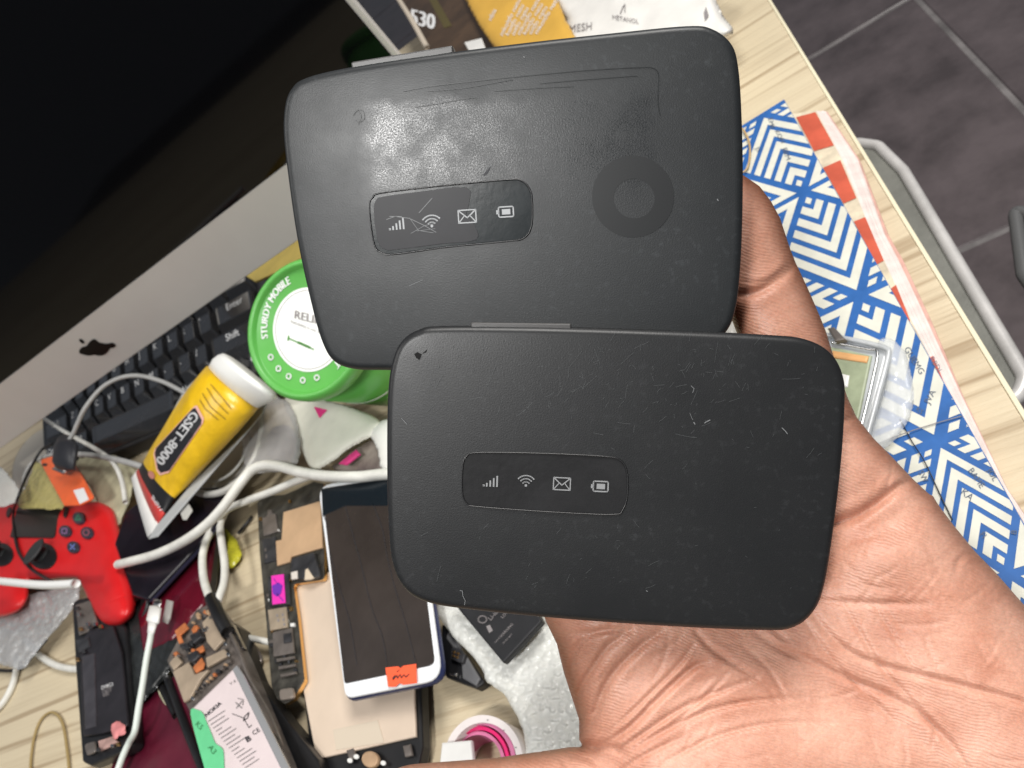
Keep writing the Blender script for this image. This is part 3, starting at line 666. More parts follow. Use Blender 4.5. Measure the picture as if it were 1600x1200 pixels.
# ------------------------------------------------------------------ open black phone, left
p1 = thing('open_phone', 'opened black phone showing its battery below the red controller', 'phone', base(160, 1070))
f7 = lambda q: [(a / 4, 900 + b / 4) for a, b in q]
slab('housing', f7([(445, 150), (700, 100), (790, 330), (830, 1040), (800, 1080), (560, 1185), (510, 1160), (470, 600)]), .024, .010, m_black, p1, bev=.002, r=.006)
q1 = HP(.0245)
slab('shield', f7([(470, 180), (560, 150), (610, 300), (540, 350), (490, 370)]), .0262, .002, m_greyshield, p1)
slab('battery', f7([(500, 420), (560, 330), (705, 310), (760, 480), (800, 940), (630, 985), (520, 1000), (505, 700)]), .0268, .0025, M('battery_dark', (.016, .014, .017), .35, v=.35, vs=40), p1, bev=.0008, r=.003)
slab('flex_strip', f7([(510, 500), (590, 480), (600, 940), (530, 960)]), .0276, .0008, M('flex_dark', (.045, .042, .048), .3, v=.3), p1)
slab('connector', f7([(470, 400), (550, 380), (560, 440), (490, 480)]), .028, .002, m_chip, p1)
slab('speaker_box', f7([(520, 1050), (590, 1030), (600, 1100), (540, 1120)]), .0268, .002, m_greyshield, p1, r=.004)
slab('lower_board', f7([(610, 1030), (700, 1000), (740, 1040), (620, 1095)]), .0262, .002, M('pinkish', (.40, .25, .22), .4, v=.4, vs=90), p1)
crumple('pink_residue', f7([(690, 940), (730, 905), (780, 930), (785, 985), (745, 1000), (715, 1030), (700, 985)]), .027, .002, M('pink_glue', (.62, .22, .22), .5, v=.3, vs=90), p1, step=2, wl=10, lift=.001)
for k in range(4): text('battery_lettering', ['ZVBC2', '1CP4/', '3.82V', 'Wh'][k], (158 + 1.0 * k, 1077 + 4.2 * k), (6.4, -2.2), (-1.2, -6.5), HP(.0271), m_print_g if k else m_print_w, p1)
for k, q in enumerate([(480, 200), (490, 240), (500, 330), (560, 320), (590, 300), (480, 520), (520, 470), (545, 300), (625, 315), (610, 1085), (700, 1060), (735, 1050)]):
    c = f7([q])[0]; slab('small_part', [(c[0] - 3, c[1] - 2), (c[0] + 2, c[1] - 3), (c[0] + 3, c[1] + 2), (c[0] - 2, c[1] + 3)], .029, .0015, (m_chip, m_metal, m_gold)[k % 3], p1, bev=.0002)

# ------------------------------------------------------------------ opened phone with white battery
p2 = thing('open_phone', 'opened phone with white battery and a strip of green tape', 'phone', base(350, 1100))
g2 = lambda q: [(240 + a / 4.571, 940 + b / 4.571) for a, b in q]
slab('back_cover', g2([(470, 90), (600, 180), (720, 540), (900, 780), (1170, 1120), (1210, 1300), (900, 1300), (600, 560)]), .020, .012, m_black, p2, bev=.001, r=.003)
slab('frame', g2([(300, 60), (420, 0), (500, 110), (640, 400), (1040, 1400), (440, 1400), (260, 800), (90, 420), (200, 220)]), .030, .009, M('frame_dark', (.10, .085, .075), .35, v=.5, vs=60), p2, bev=.001, r=.003)
BT = g2([(590, 452), (690, 640), (960, 1200), (1050, 1400), (480, 1400), (262, 768)])
slab('battery', BT, .0325, .006, M('battery_label', (.62, .53, .53), .45, v=.05, vs=30), p2, bev=.0018, r=.002, side=m_metal)
slab('battery_edge', g2([(592, 452), (640, 520), (1000, 1250), (940, 1260), (560, 485)]), .0332, .0012, M('silver_foil', (.66, .66, .66), .22, .7), p2, bev=.0005)
slab('green_tape', spline(g2([(262, 800), (320, 775), (352, 800), (372, 850), (410, 940), (440, 1010), (485, 1045), (498, 1100), (496, 1300), (430, 1400), (360, 1180)]), 4, True), .0334, .0004, M('green_tape', (.12, .52, .24), .45, v=.08), p2, bev=.0001)
HB = HP(.0329)
text('battery_lettering', 'NOKIA', (322, 1121), (7.6, -6.6), (-4.6, -6.6), HB, m_print_k, p2, bold=.03)
for k in range(15):
    a, b = (325 + 4.1 * k, 1127 + 5.2 * k); L_ = (34, 28, 31, 12, 25, 30, 22, 28, 34, 15, 20, 30, 33, 24, 28)[k]
    if b < 1215: flat('fine_print', line([(a, b), (a + L_ * .77, b - L_ * .5)], 1.2), HB, m_print_g, p2)
text('battery_marks', 'V A', (360, 1071), (6, -4), (-3, -6), HB, m_print_g, p2)
flat('battery_marks', line(g2([(585, 720), (630, 760)]), 1.5) + line(g2([(630, 710), (590, 760)]), 1.5) + line(g2([(600, 690), (640, 700), (635, 740)]), 1.2), HB, m_print_g, p2)
flat('pen_scribble', line(g2([(560, 800), (640, 830), (680, 900), (700, 880)]), .9) + line(g2([(680, 790), (650, 820), (640, 850), (670, 830), (680, 795)]), 1.3), HB, m_print_k, p2)
text('battery_marks', 'CE', (396, 1149), (9, -6), (-5, -8), HB, m_print_k, p2)
text('battery_marks', 'B', (386, 1160), (12, -7), (-6, -11), HB, m_print_k, p2, bold=.05)
text('tape_scribble', 'K5', (304, 1132), (8, 8), (8, -9), HP(.0337), M('pen_green', (.03, .18, .06), .6), p2); text('tape_scribble', 'A3', (324, 1168), (8, 10), (9, -8), HP(.0337), M('pen_green', (.03, .18, .06), .6), p2)
for q in ([(345, 150), (410, 80), (500, 270), (430, 350), (380, 290)], [(135, 500), (250, 430), (290, 520), (400, 480), (330, 560), (260, 690), (215, 720)], [(110, 440), (160, 380), (200, 430), (140, 490)], [(370, 400), (500, 340), (540, 380), (380, 470)]):
    slab('shield', g2(q), .033, .0022, m_tan if 0 else M('shield_beige', (.42, .33, .24), .38, .3, v=.15, vs=60), p2, bev=.0005, r=.001)
for q in ([(150, 210), (220, 150), (250, 190), (190, 240), (210, 290), (180, 300)], [(280, 470), (340, 400), (360, 440), (350, 480), (300, 510)], [(300, 340), (350, 310), (360, 350), (330, 370)]):
    slab('copper_flex', g2(q), .034, .0012, m_copper, p2, bev=.0003)
for q in ([(250, 240), (320, 210), (345, 250), (280, 300)], [(235, 380), (300, 345), (330, 380), (280, 430), (245, 425)], [(200, 300), (240, 290), (250, 330), (210, 340)]):
    slab('camera_module', g2(q), .036, .004, m_chip, p2, bev=.0008, r=.001)
rs = random.Random(3)
for k in range(46):
    t = rs.random()
    if k < 24: x, y = 330 + rs.uniform(-60, 90), 60 + rs.uniform(-10, 150)
    elif k < 36: x, y = 200 + rs.uniform(-80, 110), 320 + rs.uniform(-60, 80)
    else: x, y = 300 + (k - 36) * 26, 640 - (k - 36) * 24
    s = rs.uniform(10, 22); a = rs.uniform(0, 1.5)
    if sd_poly(np.array([[x]]), np.array([[y]]), [(300, 60), (420, 0), (500, 110), (640, 400), (260, 800), (90, 420), (200, 220)])[0, 0] < 8: continue
    slab('small_part', g2([(x + s * math.cos(a + i * 1.57), y + s * math.sin(a + i * 1.57)) for i in range(4)]), .0325 + rs.uniform(0, .002), .002, rs.choice([m_chip, m_metal, m_tan, m_chip, m_greyshield, m_copper]), p2, bev=.0003)
for (x, y) in ((275, 690), (510, 300), (530, 375), (480, 120)): slab('screw', ell(g2([(x, y)])[0], 3, 3.4, 12), .035, .001, m_metal, p2, bev=.0003)
for q in ([(480, 110), (560, 160), (640, 330), (600, 350)], [(560, 330), (650, 420), (720, 560), (690, 560)]): slab('side_flex', g2(q), .028, .004, m_metal, p2, bev=.001)
tube('side_wire', [(*g2([(500, 140)])[0], .03), (*g2([(600, 330)])[0], .032), (*g2([(690, 560)])[0], .03), (*g2([(850, 850)])[0], .026), (*g2([(960, 1180)])[0], .026)], .0012, m_greyshield, p2)

# ------------------------------------------------------------------ dismantled phone: board strip, back plate
p3 = thing('dismantled_phone', 'dismantled phone with bare circuit board, beige plate and magenta sticker', 'phone', base(470, 1000))
f8 = lambda q: [(340 + a / 4, 740 + b / 4) for a, b in q]
plate = [(457, 900), (640, 870), (652, 1152), (494, 1188), (470, 1060)]
slab('display_frame', [(452, 890), (650, 860), (660, 1165), (655, 1190), (640, 1215), (500, 1240), (486, 1190)], .012, .007, m_black, p3, bev=.001, r=.004)
slab('back_plate', [(455, 908), (640, 862), (649, 1151), (494, 1186), (472, 1070), (458, 960)], .0140, .002, m_beige, p3, bev=.0006)
slab('plate_patch', [(520, 1140), (590, 1125), (600, 1160), (525, 1172)], .0143, .0003, M('patch', (.55, .47, .37), .5), p3, bev=.0001)
slab('board', f8([(245, 180), (300, 140), (420, 130), (600, 50), (660, 60), (665, 660), (470, 690), (500, 900), (540, 1290), (470, 1410), (420, 1440), (370, 1410), (335, 1330), (300, 900), (262, 500)]), .018, .0035, M('board_dark', (.045, .042, .035), .4, v=.6, vs=120), p3, bev=.0005, r=.002, side=m_gold)
slab('shield', f8([(410, 240), (640, 170), (652, 462), (455, 520), (445, 552), (370, 575), (362, 420), (398, 412)]), .0198, .0018, M('shield_orange', (.56, .37, .22), .38, .2, v=.1, vs=40), p3, bev=.0005)
slab('shield', f8([(275, 275), (300, 270), (320, 240), (360, 250), (375, 360), (285, 390)]), .0198, .002, m_greyshield, p3)
slab('shield', f8([(275, 410), (360, 390), (370, 540), (290, 560)]), .0194, .002, m_chip, p3)
slab('magenta_sticker', f8([(335, 638), (412, 628), (424, 808), (342, 818)]), .0212, .0004, M('magenta_st', (.70, .03, .38), .5), p3, bev=.0001)
flat('ink_scribble', [f8([(340, 700), (380, 680), (405, 700), (395, 750), (370, 768), (345, 750)])] + line(f8([(370, 750), (410, 795)]), 1.3) + line(f8([(350, 655), (375, 690)]), .8), HP(.0215), M('violet_ink', (.13, .02, .35), .6), p3)
slab('sticker_base', f8([(310, 640), (440, 625), (450, 815), (320, 830)]), .0206, .0018, m_chip, p3)
slab('sim_slot', f8([(310, 850), (425, 830), (435, 960), (325, 980)]), .0202, .002, M('sim_tan', (.42, .34, .25), .4, .4, v=.2), p3)
for x, y in ((365, 880), (400, 875), (405, 905), (372, 910), (410, 935)): flat('sim_marks', [f8([(x, y), (x + 12, y - 2), (x + 13, y + 14), (x + 2, y + 16)])], HP(.0205), m_print_g, p3)
slab('grey_chip', f8([(340, 990), (460, 960), (475, 1120), (345, 1145)]), .0204, .002, m_greyshield, p3); slab('grey_chip', f8([(405, 1000), (455, 990), (460, 1050), (410, 1060)]), .0214, .001, m_chip, p3)
for k in range(3): slab('spring_bar', g2([(870 + k * 14, 405 + k * 55), (1000 + k * 6, 385 + k * 55), (1005 + k * 6, 405 + k * 55), (875 + k * 14, 430 + k * 55)]), .0208, .0018, m_greyshield, p3)
slab('motor', g2([(890, 625), (990, 610), (1000, 690), (900, 705)]), .0212, .0025, M('motor_tan', (.33, .28, .24), .35, .6), p3, r=.003)
slab('camera', f8([(460, 530), (600, 490), (640, 640), (560, 660), (450, 660)]), .0215, .003, m_chip, p3, bev=.0008, r=.002)
slab('camera_flex', f8([(545, 600), (560, 590), (600, 650), (580, 660), (540, 665)]), .0222, .0015, M('cream_fl', (.6, .5, .38), .5), p3)
slab('pad', f8([(455, 615), (495, 605), (497, 655), (458, 662)]), .0222, .0012, M('pad', (.6, .55, .5), .4), p3)
for k in range(60):
    x = rs.uniform(255, 640); y = rs.uniform(150, 1300)
    if y < 660: ok = x < 380 or y < 200 or y > 540
    else: x = rs.uniform(300 + (y - 660) * .07, 440 + (y - 660) * .12); ok = True
    if not ok or sd_poly(np.array([[x]]), np.array([[y]]), [(250, 190), (420, 135), (600, 60), (655, 65), (660, 650), (465, 690), (500, 900), (535, 1290), (340, 1330), (305, 900), (266, 500)])[0, 0] < 6: continue
    s = rs.uniform(4, 12); w_ = rs.uniform(.5, 1.3)
    slab('small_part', f8([(x - s * w_, y - s), (x + s * w_, y - s * 1.2), (x + s * w_, y + s), (x - s * w_, y + s * 1.2)]), .0195, .0018, rs.choice([m_chip, m_metal, m_gold, m_greyshield, m_white, m_chip]), p3, bev=.0002)
slab('home_button', ell((577, 1186), 13, 13, 24), .0165, .003, m_tan, p3, bev=.0008)
for q in ([(540, 1172), (552, 1168), (556, 1184), (545, 1188)], [(628, 1165), (640, 1162), (644, 1180), (632, 1183)]): slab('metal_tab', q, .0145, .002, m_greyshield, p3)
for q in ((556, 1182), (546, 1188), (598, 1192)): slab('screw', ell(q, 4, 4, 12), .0152, .001, m_white, p3, bev=.0003)

# ------------------------------------------------------------------ white phone with cracked dark glass
p4 = thing('cracked_phone', 'white and navy phone with cracked dark glass and an orange sticker', 'phone', base(590, 930))
WP = [(495, 757), (648, 733), (694, 1064), (538, 1096)]
slab('phone_body', [(495.5, 757.5), (647, 734), (692.5, 1062.5), (538.5, 1094)], .0300, .0055, M('navy_shell', (.02, .028, .085), .25), p4, bev=.0022, r=.008)
slab('white_rim', [(496.5, 758), (646, 735), (690, 1061), (539, 1091)], .0308, .0018, M('rim_white', (.76, .78, .80), .3), p4, bev=.0008, r=.008)
slab('front_glass', [(502, 763), (642, 741), (679, 1038), (538, 1068)], .0314, .0010, M('dark_glass', (.040, .032, .028), .16, v=.25, vs=14, spec=.6), p4, bev=.0003, r=.003)
slab('top_glass', [(502, 764), (642, 742), (648, 790), (540, 790), (504, 806)], .0317, .0005, M('top_black', (.008, .012, .016), .2), p4, bev=.0001)
flat('crack', sum([line(spline(q, 4), .9) for q in (f8([(800, 210), (850, 400), (900, 580), (960, 830), (1030, 1020), (1060, 1200)]), f8([(700, 480), (740, 640), (790, 800), (830, 950), (870, 1190)]), f8([(970, 190), (1030, 350), (1060, 520), (1110, 720), (1180, 950), (1240, 1190)]), f8([(660, 260), (690, 330)]))], []), HP(.0317), m_print_k, p4)
slab('orange_sticker', [(602, 1043), (622, 1041), (626, 1044), (630, 1040), (650, 1037), (651, 1067), (630, 1070), (624, 1067), (618, 1073), (606, 1073)], .0322, .0004, M('orange_st', (.85, .11, .04), .5), p4, bev=.0001)
flat('sticker_scribble', line([(613, 1060), (617, 1055), (614, 1062), (620, 1055), (621, 1060), (625, 1054), (627, 1059), (631, 1054), (634, 1058), (639, 1053)], 1.2) + line([(620, 1050), (624, 1046)], .8), HP(.0325), m_print_k, p4)

# bits beside the phone
p5 = thing('phone_part', 'small black phone part with gold contacts beside bubble wrap', 'phone part', base(725, 1030))
k2 = lambda q: [(580 + a / 4.286, 920 + b / 4.286) for a, b in q]
slab('part_body', k2([(470, 230), (520, 250), (600, 390), (765, 628), (700, 668), (500, 592), (470, 500)]), .012, .006, m_black, p5, bev=.001, r=.002)
slab('grey_pad', k2([(520, 250), (620, 420), (728, 600), (700, 650), (610, 600), (600, 470), (500, 330)]), .0128, .0009, M('grey_pad', (.12, .12, .125), .4), p5, r=.001)
slab('connector', k2([(535, 385), (600, 400), (628, 440), (610, 500), (530, 470)]), .015, .003, m_chip, p5, r=.001)
for x, y in ((552, 422), (578, 432), (548, 448), (572, 456)): slab('contact', ell(k2([(x, y)])[0], 2.2, 2, 10), .0158, .0008, m_gold, p5, bev=.0002)
slab('metal_tab', k2([(520, 565), (570, 560), (565, 585), (525, 580)]), .0145, .002, m_metal, p5)
bat = thing('battery', 'flat black battery with small white print on the bubble wrap', 'battery', base(785, 980, .02))
slab('battery_body', k2([(520, 60), (610, 170), (882, 496), (1140, 215), (1050, 20), (700, -60)]), .030, .004, M('battery_black', (.012, .012, .014), .5, v=.2), bat, bev=.0008, r=.001)
for s, o, z in (('Li-ion 3.8V', (800, 215), 44), ('LOT 1906', (880, 200), 30), ('WARNING', (870, 330), 26), ('do not open', (885, 370), 18), ('recycle', (830, 365), 18)):
    q = k2([o])[0]; u = np.array((.66, -.72)) * z / 4.286; text('battery_lettering', s, q, u, (-.72 * z / 4.286, -.62 * z / 4.286), HP(.0303), m_print_g, bat)
flat('battery_icon', line(ell(k2([(745, 205)])[0], 6.5, 5.5, 14), 2, True) + [k2([(770, 250), (795, 240), (815, 280), (790, 296)])], HP(.0303), m_print_g, bat)
tag(crumple('bubble_wrap', [(683, 950), (720, 930), (880, 940), (960, 1190), (900, 1215), (822, 1215), (820, 1165), (812, 1130), (786, 1085), (762, 1066), (742, 1030), (700, 985)], .016, .0009, m_bubble, step=2, wl=34, seed=21, cell=8, lift=.003), 'sheet of cloudy bubble wrap on the desk left of the thumb', 'bubble wrap')
rl = thing('ribbon_roll', 'coiled white and magenta ribbon roll at the bottom edge', 'ribbon', base(755, 1195))
m_pk = M('ribbon_pink', (.55, .16, .30), .4, v=.2); m_mg = M('ribbon_magenta', (.68, .01, .14), .4); m_rw = M('ribbon_white', (.72, .66, .64), .45, v=.05)
def coil(name, c, rx, ry, h, w, hh, mat):
    A = [HP(h).pt(*q) for q in ell(c, rx, ry, 48)]; B = [HP(h).pt(*q) for q in ell(c, rx - w, ry - w * 1.2, 48)]; z = np.array([0, 0, hh])
    vs = A + B + [p - z for p in B] + [p - z for p in A]; fs = []
    for k in range(48):
        l = (k + 1) % 48
        for i in range(4): j = (i + 1) % 4; fs.append((i * 48 + k, i * 48 + l, j * 48 + l, j * 48 + k))
    o = mesh(name, vs, fs, mat, rl); fix_normals(o)
coil('outer_turn', (755, 1190), 62, 73, .019, 10, .018, m_rw); coil('inner_turn', (750, 1190), 56, 66, .0175, 7, .016, m_pk)
coil('inner_turn', (748, 1192), 48, 58, .016, 5, .014, m_mg); coil('inner_turn', (747, 1194), 42, 52, .0145, 5, .012, m_pk)
flat('print_dots', [ell(q, 1.6, 1, 8) for q in ((762, 1125), (787, 1141), (806, 1168))], HP(.0194), m_print_g, rl)
slab('paper_wrap', [(690, 1160), (735, 1156), (738, 1185), (735, 1215), (684, 1215)], .022, .003, m_white, rl)

# ------------------------------------------------------------------ loose bits
tag(tube('rubber_band', [(50, 1215, .002), (51, 1165, .002), (62, 1128, .002), (80, 1113, .002), (96, 1126, .002), (104, 1165, .002), (106, 1215, .002), (80, 1235, .002)], .0011, M('rubber_tan', (.33, .24, .10), .6), closed=True), 'tan rubber band loop lying on the bare desk at lower left', 'rubber band')
tag(tube('cable', [(-20, 1120, .003), (2, 1102, .003), (18, 1075, .003), (26, 1045, .004), (24, 1025, .006)], .003, m_cable), 'short white cable running off the left border below the bubble bag', 'cable')
tag(tube('cable', [(40, 1000, .006), (60, 1022, .004), (84, 1038, .004), (110, 1045, .004), (135, 1045, .004)], .003, m_cable), 'white cable going from the bubble bag under the black phone', 'cable')
tag(tube('cable', [(-10, 1047, .003), (20, 1048, .003), (38, 1040, .004), (56, 1018, .008), (72, 1000, .012)], .0016, m_black), 'thin black wire around the bottom corner of the bubble bag', 'cable')
tag(crumple('bubble_bag', [(-30, 950), (20, 935), (60, 925), (118, 915), (124, 930), (108, 960), (60, 1015), (34, 1046), (0, 1038), (-30, 1030)], .014, .004, M('bubble_clear', (.60, .61, .62), .08, spec=.9, alpha=.5, coat=1, bump=.0016, bs=170), step=2.5, wl=14, seed=31, cell=9, lift=.005), 'silvery bubble wrap bag under the left grip of the controller', 'bubble wrap')
tag(tube('white_cable', [(660, 738, .034), (600, 741, .034), (560, 745, .036), (510, 744, .038), (470, 738, .04), (438, 729, .042), (412, 727, .044), (392, 736, .045), (372, 760, .045), (348, 793, .045), (320, 822, .044), (285, 847, .043), (245, 866, .042), (206, 877, .042), (185, 882, .038)], .0038, m_cable), 'thick white cable running from the lower router to the red controller', 'cable')
c2 = thing('cable', 'white looped cable ending in a black sleeve near the opened phones', 'cable', base(335, 940))
tube('cord', [(500, 738, .03), (462, 752, .03), (425, 768, .03), (385, 783, .03), (350, 800, .03), (328, 832, .03), (317, 866, .03), (318, 902, .031), (326, 930, .034), (334, 948, .036)], .0029, m_cable, c2)
tube('cord', [(352, 800, .026), (344, 820, .027), (346, 845, .028), (351, 880, .029), (350, 910, .032), (343, 932, .035), (337, 950, .036)], .0028, m_cable, c2)
tube('sleeve', [(330, 934, .037), (337, 950, .037), (346, 970, .036), (356, 988, .034)], .0045, m_black, c2)
tag(tube('cable', [(352, 992, .01), (372, 994, .01), (395, 998, .01), (425, 1004, .01)], .0022, m_cable), 'short white cable between the two opened phones', 'cable')
tag(tube('cable', [(285, 1040, .012), (262, 1048, .014), (250, 1062, .014), (256, 1085, .013), (266, 1100, .012)], .0028, M('yellowed', (.50, .48, .33), .5)), 'yellowed cable bend left of the opened phone with green tape', 'cable')
lc = thing('cable', 'white phone charging cable with its silver connector pointing up', 'cable', base(243, 955, .03))
tube('cord', [(238, 974, .040), (235, 998, .040), (229, 1030, .038), (223, 1070, .036), (217, 1105, .034), (211, 1142, .030), (202, 1160, .026), (192, 1182, .024), (182, 1210, .022)], .0022, M('cord_mint', (.62, .67, .62), .4), lc)
loft('plug_sleeve', [((234, 973), (245, 974), .040, .003), ((232, 990), (240, 991), .040, .0024)], m_white, lc)
loft('plug_body', [((235, 948), (252, 950), .040, .0030), ((231, 970), (248, 973), .040, .0038), ((233, 974), (246, 975), .040, .003)], m_white, lc)
loft('plug_tip', [((240, 936), (253, 938), .040, .0013), ((238, 948), (250, 950), .040, .0013)], m_metal, lc)
tag(loft('plug_cover', [((261, 938), (271, 940), .030, .002), ((257, 962), (266, 966), .030, .003), ((254, 972), (262, 975), .03, .002)], m_frost, None), 'clear plug cover lying right of the silver connector', 'plug cover')
tag(tube('cable', [(198, 878, .030), (212, 895, .03), (226, 915, .028), (232, 940, .024), (225, 965, .02)], .002, m_black), 'black wire hanging from the right side of the controller', 'cable')
tag(tube('cable', [(36, 762, .05), (40, 740, .05), (52, 722, .05), (75, 712, .045), (98, 708, .04)], .0022, m_greycable), 'short grey cable curving left around the cream mouse', 'cable')
tag(tube('cable', [(110, 709, .04), (140, 711, .04), (172, 716, .04), (205, 724, .038), (240, 735, .03)], .003, m_greycable), 'grey cable running from the black plug under the glue tube', 'cable')
tag(tube('cable', [(66, 652, .045), (90, 668, .045), (118, 684, .045), (150, 702, .042), (176, 722, .038), (190, 750, .034), (196, 785, .03)], .0024, m_cable), 'white cable crossing the left end of the keyboard', 'cable')
tag(crumple('sweet_wrapper', f8([(10, 350), (50, 345), (90, 380), (130, 440), (150, 500), (130, 550), (90, 590), (60, 585), (40, 500)]), .004, .006, M('lime_plastic', (.55, .52, .04), .25, v=.3, vs=40, alpha=.9), step=2, wl=16, seed=4, lift=.003), 'crescent of lime yellow plastic between white cable and circuit board', 'wrapper')
tag(tube('pin', [(372, 834, .003), (394, 807, .003)], .0013, m_black), 'short black pin left of the dismantled phone', 'pin')
tag(tube('metal_strip', [(390, 1000, .004), (408, 1028, .004), (398, 1052, .004)], .0012, m_greyshield), 'bent metal strip beside the opened phone with green tape', 'metal strip')

# ------------------------------------------------------------------ items at the back of the desk
bx = thing('carton', 'brown carton printed 530 in white behind the upper router', 'box', base(690, 40))
slab('carton_body', [(606, -30), (662, 70), (672, 88), (796, 84), (722, -30)], .05, .048, M('brown_print', (.060, .036, .020), .4, v=.5, vs=16), bx, bev=.001)
tube('pale_edge', [(608, -24, .0508), (640, 26, .0508), (668, 76, .0508)], .0035, M('card_edge', (.6, .52, .42), .6), bx)
text('carton_lettering', '530', (640, 36), (26, 6.6), (2, -33), HP(.0505), m_print_w, bx, bold=.05)
flat('box_picture', [[(660, -20), (672, -20), (706, 40), (694, 44)]], HP(.0504), M('olive', (.09, .07, .02), .4), bx)
yb = thing('yellow_packet', 'orange yellow packet with handwriting like print beside the brown carton', 'packet', base(810, 30))
ybp = crumple('packet_body', [(722, -30), (792, 92), (896, 80), (884, 30), (846, -30)], .06, .004, M('packet_yellow', (.66, .38, .06), .4, v=.1, vs=14), yb, step=4, wl=90, seed=7, lift=.01)
YS = Surf(ybp, .0006, HP(.065))
for k in range(7):
    a = (786 + 9 * k, 58 - .5 * k)
    for s, dx in (('mkoitfo natu', 0),):
        text('packet_lettering', s[k % 3:], (a[0], a[1]), (5.5 + k * .2, -11), (-9, -5), YS, m_print_w, yb)
text('packet_lettering', 'nbis', (768, 34), (5.5, -11), (-9, -5), YS, m_print_w, yb)
wb = thing('white_bag', 'crumpled white plastic bag lettered MESH at the top', 'bag', base(1000, 20))
wbo = crumple('bag_body', [(846, -40), (884, 30), (900, 84), (1130, 60), (1128, 20), (1118, -5), (1122, -40)], .05, .010, M('bag_white', (.72, .70, .66), .4, v=.04), wb, step=4, wl=70, seed=10, lift=.012)
WS = Surf(wbo, .0008, HP(.06))
text('bag_lettering', 'MESH', (889, 52), (15, -2), (1, -17), WS, m_print_g, wb); text('bag_lettering', 'METANOL', (957, 31), (9, 1.6), (0, -10), WS, m_print_g, wb)
flat('bag_emblem', line([(970, 22), (974, 12), (977, 8), (977, 20)], 1.4) + line([(965, 25), (972, 28)], 1), WS, m_print_g, wb)
flat('bag_emblem', [[(1100, 22), (1104, 12), (1108, 26), (1102, 34)]], WS, m_print_g, wb)
tag(slab('paper_scrap', [(725, 66), (752, 59), (760, 80), (735, 84)], .062, .001, m_white), 'small white paper tag at the upper router top edge', 'paper')

